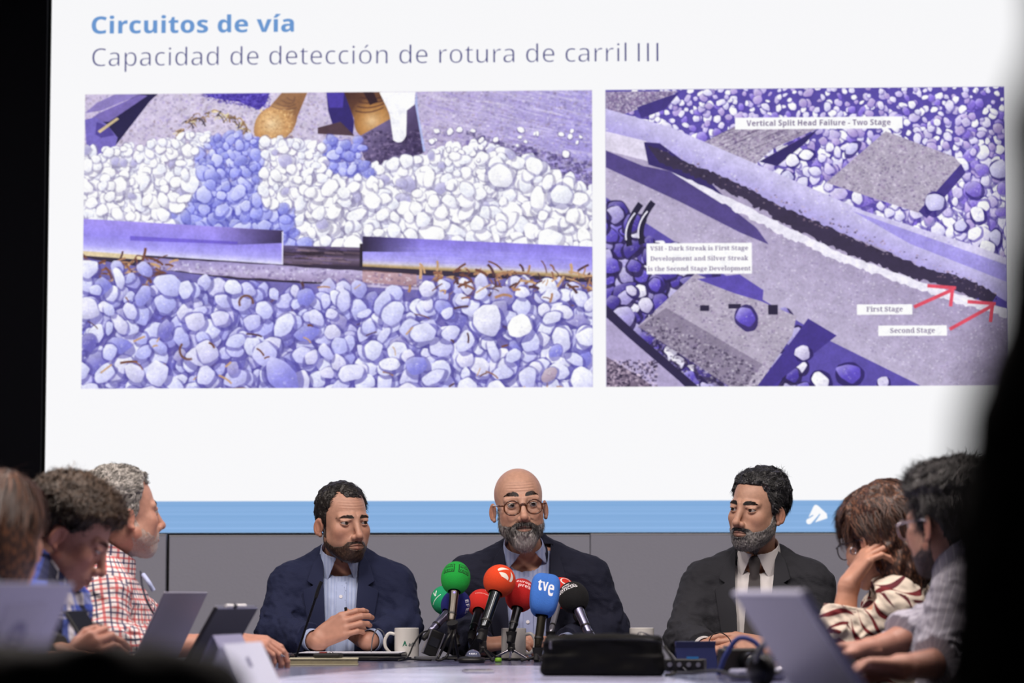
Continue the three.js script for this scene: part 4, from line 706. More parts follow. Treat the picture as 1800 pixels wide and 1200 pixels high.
  for (const k of [-1, 1]) {
    const hip = off(k * 0.085, py - (s.stand ? 0 : 0.0), 0.0), knee = s.stand ? off(k * 0.10, 0.48, 0.02) : off(k * 0.12, 0.50, 0.38), ankle = s.stand ? off(k * 0.11, 0.09, 0) : off(k * 0.12, 0.10, 0.34);
    if (!s.stand) hip.y = 0.545;
    legs.push([hip.x, hip.y, hip.z, 0.085, knee.x, knee.y, knee.z, 0.062, 0.03], [knee.x, knee.y, knee.z, 0.06, ankle.x, ankle.y, ankle.z, 0.05, 0.03]);
    const toe = off(k * 0.13, 0.035, s.stand ? 0.15 : 0.5), heel = off(k * 0.115, 0.042, s.stand ? -0.03 : 0.31), caps = [[heel.x, heel.y, heel.z, 0.038, toe.x, toe.y, toe.z, 0.03, 0.01]], [l, u] = capsBox(caps, 0.02), sd = capsD(caps);
    put('shoe', surface((x, y, z) => Math.max(sd(x, y, z), 0.002 - y), l, u, 0.008), shoeMat);
  }
  const ld = capsD(legs), [ll, lu] = capsBox(legs, 0.03);
  put('trousers', surface((x, y, z) => ld(x, y, z) - 0.004 * noise3(x * 12, y * 12, z * 12), ll, lu, 0.011), s.trousers ?? trouserMat);
  return { root, T, H, toW };
}
const shoeMat = std({ color: 0x15120f, roughness: 0.4 }), trouserMat = std({ color: 0x1c1f2b, roughness: 0.85 });
function local3(matrix, fn) { return local(matrix, fn); }
function strandsOnCurve(pts, count, thick, sdf, color, rand, k) {
  const P3 = [], N3 = [], C3 = [], I = [];
  for (let s = 0; s < count; s++) {
    const t = rand(), i = Math.min(pts.length - 2, Math.floor(t * (pts.length - 1))), u = t * (pts.length - 1) - i, x = lerp(pts[i][0], pts[i + 1][0], u), taper = (1 - Math.max(0, t - 0.6) * 2) * Math.min(1, 0.5 + t * 2), y = lerp(pts[i][1], pts[i + 1][1], u) + (rand() - 0.5) * thick * 2 * taper;
    let a = 0.03, b = 0.13; for (let q = 0; q < 16; q++) { const m = (a + b) / 2; sdf(x, y, m) > 0 ? (b = m) : (a = m); }
    const l = (0.007 + rand() * 0.004) * (t > 0.75 ? 0.55 : 1), dx = k * l * (0.5 + t * 0.5), dy = l * (0.75 - t * 1.0) + (rand() - 0.5) * 0.002, w = 0.0009, base = P3.length / 3;
    let a2 = 0.02, b2 = 0.13; for (let q = 0; q < 16; q++) { const m = (a2 + b2) / 2; sdf(x + dx, y + dy, m) > 0 ? (b2 = m) : (a2 = m); }
    P3.push(x - w, y, b + 0.0002, x + w, y, b + 0.0002, x + dx, y + dy, b2 + 0.0010); for (let q = 0; q < 3; q++) { N3.push(k * 0.3, 0.2, 0.9); C3.push(...color); } I.push(base, base + 1, base + 2);
  }
  const g = new THREE.BufferGeometry(); g.setAttribute('position', new THREE.BufferAttribute(new Float32Array(P3), 3)); g.setAttribute('normal', new THREE.BufferAttribute(new Float32Array(N3), 3)); g.setAttribute('color', new THREE.BufferAttribute(new Float32Array(C3), 3)); g.setIndex(I); return g;
}

// ---------------------------------------------------------------- fabrics
const weave = noiseTexture(256, 64, 2, 31);
const cloth = (color, o = {}) => phy({ color, roughness: 0.86, sheen: 0.3, sheenRoughness: 0.5, sheenColor: new THREE.Color(color).multiplyScalar(1.5), bumpMap: rep(weave, 6, 6), bumpScale: 0.0006, ...o });
const navyA = cloth(0x101a3e), navyB = cloth(0x0c112a), charcoal = cloth(0x26272e);
const fineStripe = (a, b, n) => canvasTexture(256, 256, (g, w, h) => { g.fillStyle = a; g.fillRect(0, 0, w, h); g.fillStyle = b; for (let i = 0; i < n; i++) g.fillRect(i * w / n, 0, w / n * 0.4, h); const r = mulberry(3); for (let i = 0; i < 2500; i++) { g.fillStyle = r() < 0.5 ? 'rgba(255,255,255,.10)' : 'rgba(40,50,90,.06)'; g.fillRect(r() * w, r() * h, 3, 1); } }, { repeat: [12, 12] });
const blueShirt = phy({ map: fineStripe('#b4c2e4', '#a4b4dc', 8), roughness: 0.8, bumpMap: rep(weave, 20, 20), bumpScale: 0.0004 });
const blueShirtB = phy({ map: fineStripe('#a6b2d8', '#95a2ce', 6), roughness: 0.8, bumpMap: rep(weave, 20, 20), bumpScale: 0.0004 });
const whiteShirt = phy({ color: 0xdcd8d8, roughness: 0.8, bumpMap: rep(weave, 20, 20), bumpScale: 0.0004 });
const greyTie = phy({ map: canvasTexture(128, 128, (g, w, h) => { g.fillStyle = '#3a3638'; g.fillRect(0, 0, w, h); g.strokeStyle = 'rgba(90,84,84,.6)'; g.lineWidth = 3; for (let i = -8; i < 20; i++) { g.beginPath(); g.moveTo(i * 16, 0); g.lineTo(i * 16 + 128, 128); g.stroke(); } }, { repeat: [40, 40] }), roughness: 0.75 });
const windowpane = canvasTexture(512, 512, (g, w, h) => {
  g.fillStyle = '#e6dcda'; g.fillRect(0, 0, w, h); const band = (c, p, t) => { g.fillStyle = c; g.fillRect(p, 0, t, h); g.fillRect(0, p, w, t); };
  for (let i = 0; i < 4; i++) { band('rgba(190,58,62,.62)', i * 128 + 18, 26); band('rgba(40,42,78,.72)', i * 128 + 82, 20); } const r = mulberry(4); for (let i = 0; i < 9000; i++) { g.fillStyle = 'rgba(255,255,255,.09)'; g.fillRect(r() * w, r() * h, 4, 1.5); }
}, { repeat: [9.5, 9.5] });
const bigPlaid = canvasTexture(512, 512, (g, w, h) => {
  g.fillStyle = '#4a5caa'; g.fillRect(0, 0, w, h); g.fillStyle = 'rgba(14,16,40,.85)'; g.fillRect(40, 0, 150, h); g.fillStyle = 'rgba(14,16,40,.75)'; g.fillRect(0, 60, w, 150);
  g.fillStyle = 'rgba(226,220,222,.9)'; g.fillRect(250, 0, 60, h); g.fillRect(0, 270, w, 66); g.fillStyle = 'rgba(226,220,222,.75)'; g.fillRect(0, 380, w, 14); g.fillRect(0, 408, w, 10); g.fillRect(360, 0, 12, h); g.fillStyle = 'rgba(60,84,190,.5)'; g.fillRect(380, 0, 110, h);
}, { repeat: [5, 5] });
const zebra = canvasTexture(1024, 1024, (g, w, h) => {
  g.fillStyle = '#d8cbbb'; g.fillRect(0, 0, w, h); const r = mulberry(8);
  for (let i = 0; i < 13; i++) {
    const y0 = i * h / 13, amp = 22 + r() * 26, k = 1 + Math.floor(r() * 3), ph = r() * 6.28, t = 13 + r() * 18; g.fillStyle = r() < 0.5 ? '#6a141c' : '#561220'; g.beginPath();
    for (let x = 0; x <= w; x += 8) g.lineTo(x, y0 + Math.sin(x / w * 6.283 * k + ph) * amp + Math.sin(x / w * 6.283 * 5 + ph * 2) * 9);
    for (let x = w; x >= 0; x -= 8) g.lineTo(x, y0 + t * (1 + 0.9 * Math.sin(x / w * 6.283 * (k + 1) + ph)) + Math.sin(x / w * 6.283 * k + ph) * amp + Math.sin(x / w * 6.283 * 5 + ph * 2) * 9);
    g.closePath(); g.fill();
  }
}, { repeat: [3.0, 3.0] });
const greyStripe = canvasTexture(256, 256, (g, w, h) => { g.fillStyle = '#a29fae'; g.fillRect(0, 0, w, h); g.fillStyle = 'rgba(215,212,222,.45)'; for (let i = 0; i < 8; i++) g.fillRect(i * 32, 0, 7, h); }, { repeat: [10, 10] });
const shirtMat = (map, o = {}) => phy({ map, roughness: 0.85, bumpMap: rep(weave, 12, 12), bumpScale: 0.0005, ...o });

const streak = (dark, light, share, f = 220) => (x, y, z, r) => { const n = noise3(x * f, y * f * 0.35, z * f) * 0.5 + 0.5, k = clamp((n - (1 - share)) * 4 + (r() - 0.5) * 0.5, 0, 1), v = 0.75 + r() * 0.5; return dark.map((c, i) => lerp(c, light[i], k) * v); };
const combBack = (x, y, z) => V(x * 3, -0.15 - Math.max(0, -z) * 6, -1).normalize();
const FULL_LINE = [[0, 0.070], [20, 0.070], [38, 0.078], [52, 0.058], [62, 0.030], [72, -0.012], [84, -0.020], [90, 0.016], [108, 0.012], [122, -0.035], [140, -0.062], [180, -0.070]];

// ---------------------------------------------------------------- the three speakers at the far end
const speakerLeft = person({
  label: 'bearded man in navy blazer and open pale blue shirt, hands clasped behind a gooseneck microphone', seed: 101, fine: 0.0017, handFine: 0.0022,
  pelvis: V(P(601, 1000, 8.80).x, 0.510, P(601, 1000, 8.81).z), yaw: 4, lean: 4, shoulder: 0.158, girth: 0.98, skin: [0.50, 0.27, 0.19],
  head: { at: P(603, 917, 8.72), yaw: 33, pitch: 3, roll: 2 }, face: { width: 0.94, jaw: 0.93, wrinkle: 0.0003, nose: 1.3, eyeOpen: 0.85, earOut: 0.004, rosy: 0.14, shadowBeard: (x, y, z) => 0.5 * sstep(0.010, -0.008, shortBeard(x, y, z)), shadowColor: [0.07, 0.035, 0.022] },
  gaze: [0.12, 0.02], brow: { y: 0.0150, arch: 0.004, color: [0.018, 0.010, 0.007], count: 340, thick: 0.0042 },
  hair: { line: [[0, 0.074], [14, 0.076], [28, 0.088], [40, 0.094], [52, 0.074], [64, 0.034], [74, -0.010], [84, -0.018], [92, 0.012], [108, 0.010], [122, -0.040], [140, -0.070], [180, -0.078]], thick: (x, y, z) => 0.006 + 0.004 * sstep(0.02, 0.1, y), amp: 0.0035, fx: 40, fy: 30, fz: 60, amp2: 0.0012, color: streak([0.012, 0.009, 0.008], [0.05, 0.036, 0.030], 0.18), strands: { count: 6000, flow: (x, y, z) => V(0.5 + x * 4, y < 0.03 ? -1 : 0.15, y < 0.03 ? -0.5 : 0.35 - (z < 0 ? 1 : 0)).normalize(), len: 0.018, width: 0.0015, lift: 0.03 } },
  beard: { zone: shortBeard, thick: (x, y, z) => 0.0008 + 0.0026 * sstep(-0.06, -0.1, y), amp: 0.0006, color: streak([0.040, 0.022, 0.015], [0.12, 0.065, 0.042], 0.35), count: 6500, len: 0.005, lift: 0.12 },
  arms: [{ side: -1, elbow: P(486, 1112, 8.70), wrist: P(560, 1127, 8.50), sleeve: 0.82 }, { side: 1, elbow: P(708, 1108, 8.72), wrist: P(646, 1127, 8.52), sleeve: 0.84 }],
  hands: [{ wrist: P(563, 1122, 8.50), dir: V(0.80, 0.42, 0.26), palm: V(0.45, -0.15, -0.9), thumb: V(-0.3, 1, -0.05), curls: [30, 32, 34, 36], thumbIn: 0.7, scale: 1.06 }, { wrist: P(640, 1124, 8.575), dir: V(-0.62, 0.55, 0.05), palm: V(-0.4, -0.1, 0.9), thumb: V(0.2, 1, 0.1), curls: [72, 74, 76, 78], thumbIn: 0.2, scale: 0.94 }],
  suit: { material: navyA, shirt: blueShirt, open: 0.047, taper: 0.92 },
});
const speakerCentre = person({
  label: 'bald man with round brown glasses and grey beard speaking into the microphones', seed: 202, fine: 0.0017, handFine: 0.0024,
  pelvis: V(P(928, 1000, 8.86).x, 0.535, P(928, 1000, 8.86).z), yaw: 2, lean: 9, tilt: 0, shoulder: 0.190, girth: 1.08, belly: 1.15, skin: [0.55, 0.31, 0.22],
  head: { at: P(913, 889, 8.70), yaw: 9, pitch: -1, roll: 4 }, face: { width: 1.0, jaw: 0.93, wrinkle: 0.0005, nose: 1.3, eyeOpen: 1.35, mouthOpen: 0.004, earOut: 0.005, rosy: 0.14, shadowBeard: (x, y, z) => 0.4 * sstep(0.005, -0.006, fullBeard(x, y, z)), shadowColor: [0.12, 0.10, 0.10] },
  gaze: [0.1, 0.06], brow: { y: 0.0275, arch: 0.007, color: [0.022, 0.018, 0.018], count: 460, thick: 0.0062 },
  beard: { zone: fullBeard, thick: (x, y, z) => 0.0012 + (0.0035 + 0.008 * sstep(0.05, 0.02, Math.abs(x))) * sstep(-0.045, -0.1, y), amp: 0.0022, extra: (x, y, z) => ellD(x, y, z, 0, -0.110, 0.066, 0.031, 0.030, 0.027),
    color: (x, y, z, r) => { const chin = sstep(-0.080, -0.100, y) * sstep(0.05, 0.025, Math.abs(x)), side = sstep(0.035, 0.06, Math.abs(x)), n = noise3(x * 260, y * 90, z * 260) * 0.5 + 0.5, k = clamp(0.02 + chin * 0.95 + side * 0.38 + (n - 0.5) * 0.8 + (r() - 0.5) * 0.4, 0, 1); return [lerp(0.020, 0.50, k), lerp(0.017, 0.47, k), lerp(0.017, 0.46, k)]; }, count: 9000, len: 0.013 },
  glasses: { r: 0.0025, material: phy({ color: 0x54290f, roughness: 0.25, clearcoat: 0.6 }) },
  arms: [{ side: -1, elbow: P(800, 1112, 8.78), wrist: P(850, 1135, 8.55), sleeve: 0.84 }, { side: 1, elbow: P(1072, 1108, 8.78), wrist: P(985, 1135, 8.57), sleeve: 0.84 }],
  hands: [{ wrist: P(852, 1134, 8.54), dir: V(0.9, 0.12, 0.05), palm: V(0.2, -0.9, -0.3), thumb: V(0.1, 0.4, -1), curls: [22, 24, 26, 28] }, { wrist: P(983, 1134, 8.56), dir: V(-0.9, 0.12, 0.02), palm: V(-0.2, -0.9, -0.3), thumb: V(0.1, 0.4, -1), curls: [22, 24, 26, 28] }],
  suit: { material: navyB, shirt: blueShirtB, open: 0.060, taper: 0.95, collarGap: 0.020, collarSpread: 0.6 },
});
const speakerRight = person({
  label: 'man with dark wavy hair, grey beard, charcoal suit and dark tie listening', seed: 303, fine: 0.0017, handFine: 0.0024,
  pelvis: V(P(1332, 1000, 8.76).x, 0.515, P(1332, 1000, 8.76).z), yaw: -8, lean: 3, tilt: 0, shoulder: 0.168, girth: 1.0, skin: [0.52, 0.29, 0.20],
  head: { at: P(1331, 895, 8.68), yaw: -36, pitch: 2, roll: -5 }, face: { width: 0.96, jaw: 0.95, nose: 1.5, eyeOpen: 0.8, rosy: 0.1, shadowBeard: (x, y, z) => 0.45 * sstep(0.005, -0.006, fullBeard(x, y, z)), shadowColor: [0.08, 0.07, 0.065] },
  gaze: [-0.08, 0.05], brow: { y: 0.0165, arch: 0.006, color: [0.012, 0.009, 0.008], count: 480, thick: 0.0052 },
  hair: { line: [[0, 0.076], [20, 0.077], [36, 0.072], [48, 0.054], [58, 0.030], [70, -0.010], [84, -0.020], [90, 0.014], [106, 0.010], [120, -0.045], [140, -0.078], [180, -0.085]], thick: (x, y, z) => 0.007 + 0.008 * sstep(0.02, 0.09, y) + 0.008 * sstep(0.02, -0.08, z), amp: 0.005, fx: 34, fy: 30, fz: 26, amp2: 0.0018, color: streak([0.010, 0.010, 0.012], [0.20, 0.20, 0.22], 0.24, 170), strands: { count: 7000, flow: (x, y, z) => V(x * 1.5, y > 0.06 ? 0.25 : -0.7, z < -0.05 ? -0.2 : -1).normalize(), len: 0.026, width: 0.0016, lift: 0.03, curl: 0.0015, seg: 4 } },
  beard: { zone: fullBeard, thick: (x, y, z) => 0.002 + 0.005 * sstep(-0.06, -0.1, y), amp: 0.0012, color: (x, y, z, r) => { const stache = sstep(-0.068, -0.06, y) * sstep(0.05, 0.03, Math.abs(x)), n = noise3(x * 240, y * 100, z * 240) * 0.5 + 0.5, k = clamp(0.50 - stache * 0.5 + (n - 0.5) * 0.9 + (r() - 0.5) * 0.4 - sstep(0.035, 0.02, Math.abs(x)) * sstep(-0.095, -0.082, y) * 0.5, 0, 1); return [lerp(0.014, 0.36, k), lerp(0.012, 0.34, k), lerp(0.012, 0.33, k)]; }, count: 7500, len: 0.0055, lift: 0.12 },
  arms: [{ side: -1, elbow: P(1205, 1120, 8.66), wrist: P(1242, 1140, 8.48), sleeve: 0.86 }, { side: 1, elbow: P(1436, 1118, 8.66), wrist: P(1350, 1141, 8.48), sleeve: 0.84 }],
  hands: [{ wrist: P(1240, 1139, 8.50), dir: V(0.85, 0.16, 0.35), palm: V(0.2, -0.75, -0.6), thumb: V(0.2, 0.6, -0.7), curls: [26, 28, 30, 34], thumbIn: 0.6 }, { wrist: P(1342, 1136, 8.48), dir: V(-0.93, 0.10, 0.28), palm: V(-0.1, -0.55, -0.8), thumb: V(0, 0.85, -0.5), curls: [16, 18, 22, 26], thumbIn: 0.4 }],
  suit: { material: charcoal, shirt: whiteShirt, tie: greyTie, open: 0.052, taper: 0.7, collarGap: 0.006, collarSpread: 0.42 },
});

// ---------------------------------------------------------------- the listeners along both sides
const olderMan = person({
  label: 'grey-haired man in red and navy checked shirt watching the speakers', seed: 404, fine: 0.0026, handFine: 0.0028,
  pelvis: V(P(172, 1000, 7.6).x, 0.485, P(172, 1000, 7.6).z), yaw: 100, lean: 4, shoulder: 0.185, girth: 1.1, belly: 1.2, skin: [0.48, 0.25, 0.18],
  head: { at: P(216, 902, 7.58), yaw: 124, pitch: -4, roll: 0 }, face: { width: 1.02, nose: 1.1, rosy: 0.14, jaw: 1.06 }, brow: { y: 0.018, color: [0.2, 0.19, 0.18] },
  hair: { line: [[0, 0.074], [24, 0.076], [40, 0.086], [54, 0.064], [66, 0.030], [76, -0.014], [84, -0.022], [92, 0.014], [108, 0.008], [120, -0.050], [140, -0.078], [180, -0.082]], thick: (x, y, z) => 0.008 + 0.008 * sstep(0.02, 0.1, y) + 0.005 * sstep(0.0, -0.08, z), amp: 0.005, fx: 38, fy: 38, fz: 38, amp2: 0.002, color: streak([0.13, 0.12, 0.11], [0.42, 0.40, 0.37], 0.6, 150), strands: { count: 6500, flow: (x, y, z) => V(x * 4 - 0.3, y > 0.05 ? 0.1 : -0.9, z > 0.05 ? 0.1 : -0.9).normalize(), len: 0.022, width: 0.0018, lift: 0.03, curl: 0.002, seg: 4 } },
  beard: { zone: fullBeard, thick: (x, y, z) => 0.0003 + 0.0035 * sstep(-0.085, -0.1, y) * sstep(0.03, 0.01, Math.abs(x)), amp: 0.0006, color: (x, y, z, r) => { const k = 0.35 + 0.65 * sstep(0.045, 0.02, Math.abs(x)), v = 0.8 + r() * 0.4; return [lerp(0.40, 0.52, k) * v, lerp(0.25, 0.46, k) * v, lerp(0.19, 0.43, k) * v]; }, count: 2500, len: 0.005 },
  arms: [{ side: -1, elbow: P(190, 1140, 7.35), wrist: P(405, 1130, 7.5), sleeve: 0.45 }, { side: 1, elbow: P(270, 1110, 7.85), wrist: P(330, 1135, 7.95), sleeve: 0.5 }],
  hands: [{ wrist: P(410, 1126, 7.5), dir: V(0.9, -0.10, -0.12), palm: V(0.1, -0.9, -0.35), thumb: V(0.1, 0.3, -1), curls: [24, 28, 32, 34], thumbIn: 0.8 }],
  top: { material: shirtMat(windowpane), collar: true, loose: 0.014, fold: 1.2 },
});
const curls = (list, seed, color) => { const r = mulberry(seed), out = []; return list; };
const youngMan = person({
  label: 'young man with curly brown hair in blue plaid shirt looking down', seed: 505, fine: 0.0026, handFine: 0.003,
  pelvis: V(P(34, 1000, 6.7).x, 0.455, P(34, 1000, 6.7).z), yaw: 86, lean: 9, shoulder: 0.165, girth: 0.92, skin: [0.45, 0.22, 0.16],
  head: { at: P(122, 940, 6.7), yaw: 96, pitch: 30, roll: 0 }, face: { width: 0.96, nose: 1.0, rosy: 0.16, eyeOpen: 0.5 }, brow: { y: 0.018, color: [0.02, 0.012, 0.008] }, gaze: [0, -0.3],
  hair: { line: [[0, 0.066], [26, 0.066], [44, 0.058], [58, 0.036], [70, 0.010], [82, -0.002], [92, 0.014], [108, 0.006], [122, -0.030], [140, -0.046], [180, -0.050]], thick: (x, y, z) => 0.007 + 0.020 * sstep(0.02, 0.08, y) + 0.008 * sstep(-0.02, 0.08, z) * sstep(0.04, 0.08, y), amp: 0.008, fx: 44, fy: 44, fz: 44, amp2: 0.004, color: (x, y, z, r) => { const v = 0.7 + r() * 0.6, k = sstep(0.02, 0.09, y) * (noise3(x * 90, y * 90, z * 90) * 0.5 + 0.5); return [lerp(0.018, 0.11, k) * v, lerp(0.011, 0.065, k) * v, lerp(0.008, 0.038, k) * v]; }, strands: { count: 7000, flow: (x, y, z, n) => V(noise3(x * 60, y * 60, z * 60), noise3(x * 60 + 9, y * 60, z * 60), noise3(x * 60, y * 60 + 9, z * 60)).addScaledVector(V(0, 1, 0), 0.01), len: 0.022, width: 0.0026, lift: 0.15, curl: 0.005, seg: 7, jitter: 0.9, keep: (x, y, z) => y > 0.02 } },
  arms: [{ side: -1, elbow: P(25, 1172, 6.5), wrist: P(112, 1172, 6.42), sleeve: 0.85 }, { side: 1, elbow: P(60, 1160, 6.9), wrist: P(160, 1168, 6.75), sleeve: 0.7 }],
  hands: [{ wrist: P(114, 1170, 6.42), dir: V(0.8, 0.5, -0.1), palm: V(0.3, 0.1, -0.9), thumb: V(-0.6, 0.75, -0.1), curls: [46, 48, 50, 52] }, { wrist: P(162, 1168, 6.75), dir: V(0.8, 0.05, 0.5), palm: V(0.2, 0.4, 0.8), thumb: V(0, 1, 0.1), curls: [40, 42, 44, 46] }],
  top: { material: shirtMat(bigPlaid), collar: true, loose: 0.012, fold: 1.2 },
});
const brownWoman = person({
  label: 'woman with straight chestnut bob turned away behind a pale laptop with a sticker', seed: 606, fine: 0.004, faceHidden: true,
  pelvis: V(P(-60, 1000, 6).x, 0.47, P(-60, 1000, 6).z), yaw: 95, lean: 6, shoulder: 0.15, girth: 0.88, bust: true, skin: [0.44, 0.23, 0.16],
  head: { at: P(2, 935, 6.0), yaw: 148, pitch: 8, roll: 0 }, face: { width: 0.94 },
  hair: { line: [[0, 0.05], [40, 0.04], [56, -0.02], [64, -0.09], [180, -0.12]], thick: (x, y, z) => 0.016, amp: 0.004, fx: 30, fy: 8, fz: 30, lo: V(-0.13, -0.20, -0.16), hi: V(0.13, 0.16, 0.13),
    extra: (x, y, z) => Math.max(ellD(x, y, z, 0, -0.05, -0.030, 0.092, 0.16, 0.092), 0.015 - Math.hypot(Math.max(0, z - 0.02) * 3, Math.max(0, 0.06 - Math.abs(x))) * (z > 0.0 ? 1 : 0) + (z > 0.03 && Math.abs(x) < 0.07 ? 0.04 : -0.05), y > -0.16 ? -1 : 0.02), color: streak([0.036, 0.011, 0.004], [0.20, 0.072, 0.026], 0.45, 120), strands: { count: 4200, flow: (x, y, z) => V(x * 2, -1, -0.1).normalize(), len: 0.06, width: 0.0024, lift: 0.02, seg: 4, jitter: 0.10 } },
  arms: [{ side: -1, elbow: P(-30, 1150, 5.9), wrist: P(90, 1165, 5.8), sleeve: 0.9 }, { side: 1, elbow: P(20, 1140, 6.3), wrist: P(110, 1150, 6.2), sleeve: 0.9 }],
  hands: [{ wrist: P(92, 1163, 5.8), dir: V(0.95, -0.1, 0), palm: V(0, -1, 0), thumb: V(0, 0, -1) }, { wrist: P(112, 1150, 6.2), dir: V(0.95, -0.1, 0), palm: V(0, -1, 0), thumb: V(0, 0, 1) }],
  top: { material: cloth(0x16161c), loose: 0.008 },
});
const redWoman = person({
  label: 'auburn-haired woman in cream and dark red zebra-striped blouse, chin resting on her hand', seed: 707, fine: 0.0026, handFine: 0.0028,
  pelvis: V(P(1612, 1000, 7.4).x, 0.455, P(1612, 1000, 7.4).z), yaw: -100, lean: 8, shoulder: 0.155, girth: 0.95, bust: true, skin: [0.52, 0.28, 0.19],
  head: { at: P(1545, 950, 7.38), yaw: -138, pitch: 10, roll: -3 }, face: { width: 0.95, nose: 1.0 }, brow: { y: 0.018, color: [0.05, 0.025, 0.015] },
  hair: { line: [[0, 0.058], [26, 0.054], [44, 0.044], [58, 0.024], [70, -0.004], [80, -0.004], [92, 0.016], [104, -0.02], [116, -0.07], [180, -0.11]], thick: (x, y, z) => 0.018 + 0.014 * sstep(0.02, 0.08, y) + 0.014 * sstep(0, -0.08, z), amp: 0.005, fx: 30, fy: 14, fz: 30, amp2: 0.001, lo: V(-0.13, -0.20, -0.17), hi: V(0.13, 0.17, 0.13),
    extra: (x, y, z) => smin(ellD(x, y, z, 0, -0.055, -0.072, 0.075, 0.115, 0.060) - 0.008 * noise3(x * 30, y * 16, z * 30), Math.max(capD(x, y, z, 0.055, 0.055, 0.070, 0.016, 0.068, -0.028, 0.072, 0.004), 0), 0.02), color: streak([0.035, 0.013, 0.008], [0.20, 0.085, 0.045], 0.42, 130), strands: { count: 7500, flow: (x, y, z) => V(x * 3 + noise3(x * 20, y * 20, z * 20) * 0.5, y > 0.07 ? 0.1 : -1, z > 0 ? 0.35 : -0.55).normalize(), len: 0.045, width: 0.0018, lift: 0.02, curl: 0.002, seg: 5, jitter: 0.14 } },
  glasses: { r: 0.0016, material: phy({ color: 0x1c1a22, roughness: 0.2 }) },
  arms: [{ side: 1, elbow: P(1474, 1136, 7.25), wrist: P(1492, 1030, 7.27), sleeve: 0.66, cuff: false }, { side: -1, elbow: P(1530, 1125, 7.6), wrist: P(1490, 1140, 7.75), sleeve: 0.9 }],
  hands: [{ wrist: P(1493, 1025, 7.27), dir: V(0.55, 0.80, 0.05), palm: V(0.75, -0.5, -0.35), thumb: V(-0.4, 0.3, -0.85), curls: [20, 26, 32, 36], thumbIn: 0.5 }],
  top: { material: shirtMat(zebra), loose: 0.012, fold: 1.3, cell: 0.005 }, sleeveWide: 1.15,
});
const greyShirtMan = person({
  label: 'dark-haired bearded man in pale grey shirt and glasses looking at the speakers', seed: 808, fine: 0.0028, handFine: 0.003,
  pelvis: V(P(1745, 1000, 6.4).x, 0.465, P(1745, 1000, 6.4).z), yaw: -105, lean: 8, shoulder: 0.185, girth: 1.02, skin: [0.45, 0.24, 0.18],
  head: { at: P(1664, 918, 6.4), yaw: -140, pitch: 4, roll: 0 }, face: { width: 0.98 }, brow: { y: 0.018, color: [0.02, 0.016, 0.016] },
  hair: { line: [[0, 0.064], [26, 0.064], [44, 0.058], [58, 0.030], [70, -0.010], [82, -0.020], [92, 0.014], [106, 0.008], [120, -0.045], [140, -0.075], [180, -0.085]], thick: (x, y, z) => 0.010 + 0.020 * sstep(0.02, 0.09, y) + 0.008 * sstep(0, -0.08, z), amp: 0.007, fx: 40, fy: 40, fz: 40, amp2: 0.003, color: streak([0.012, 0.010, 0.012], [0.05, 0.04, 0.042], 0.35, 120), strands: { count: 7000, flow: (x, y, z) => V(x * 4, y > 0.06 ? 0.6 : -0.7, z > 0 ? 0.5 : -0.6).normalize(), len: 0.028, width: 0.0022, lift: 0.15, curl: 0.003, seg: 4, jitter: 0.5 } },
  beard: { zone: shortBeard, thick: () => 0.0012, amp: 0.0008, color: streak([0.05, 0.034, 0.030], [0.16, 0.10, 0.08], 0.4), count: 4500, len: 0.006, lift: 0.1 },
  glasses: { r: 0.0017, material: phy({ color: 0xc8c2cc, roughness: 0.2, metalness: 0.6 }) },
  arms: [{ side: 1, elbow: P(1655, 1165, 6.15), wrist: P(1585, 1172, 6.05), sleeve: 0.25 }, { side: -1, elbow: P(1590, 1125, 6.75), wrist: P(1530, 1140, 6.7), sleeve: 0.2 }],
  hands: [{ wrist: P(1588, 1171, 6.05), dir: V(-0.95, 0.02, 0.1), palm: V(-0.1, -0.9, 0.2), thumb: V(0, 0.4, -0.9), curls: [30, 34, 36, 40], thumbIn: 0.6 }, { wrist: P(1530, 1139, 6.7), dir: V(-0.95, -0.05, 0.1), palm: V(0, -0.95, 0.2), thumb: V(0, 0.2, 0.95), curls: [26, 30, 32, 34] }],
  top: { material: shirtMat(greyStripe), collar: true, loose: 0.014, fold: 1.3 },
});
const hiddenListener = person({
  label: 'person with dark curls and dark clothes sitting behind the grey-shirted man', seed: 909, fine: 0.004, faceHidden: true,
  pelvis: V(P(1900, 1000, 5.5).x, 0.52, P(1850, 1000, 5.5).z), yaw: -100, lean: 4, shoulder: 0.17, skin: [0.42, 0.22, 0.16],
  head: { at: P(1838, 858, 5.5), yaw: -125, pitch: 5 }, face: {},
  hair: { line: [[0, 0.05], [50, 0.03], [66, -0.03], [180, -0.09]], thick: (x, y, z) => 0.022 + 0.012 * sstep(0, -0.06, z), amp: 0.012, fx: 42, fy: 42, fz: 42, amp2: 0.004, color: streak([0.008, 0.007, 0.009], [0.03, 0.026, 0.03], 0.3), strands: { count: 3000, flow: (x, y, z) => V(noise3(x * 50, y * 50, z * 50), -0.5, noise3(x * 50, y * 50 + 5, z * 50)), len: 0.035, width: 0.003, lift: 0.4, curl: 0.006, seg: 6, jitter: 0.8 } },
  arms: [{ side: 1, elbow: P(1850, 1235, 5.35), wrist: P(1800, 1275, 5.3), sleeve: 0.9 }, { side: -1, elbow: P(1830, 1220, 5.8), wrist: P(1790, 1250, 5.8), sleeve: 0.9 }],
  hands: [{ wrist: P(1800, 1275, 5.3), dir: V(-0.95, -0.05, 0.1), palm: V(0, -1, 0), thumb: V(0, 0, -1) }, { wrist: P(1790, 1250, 5.8), dir: V(-0.95, -0.05, 0.1), palm: V(0, -1, 0), thumb: V(0, 0, 1) }],
  top: { material: cloth(0x14151d), loose: 0.012 },
});
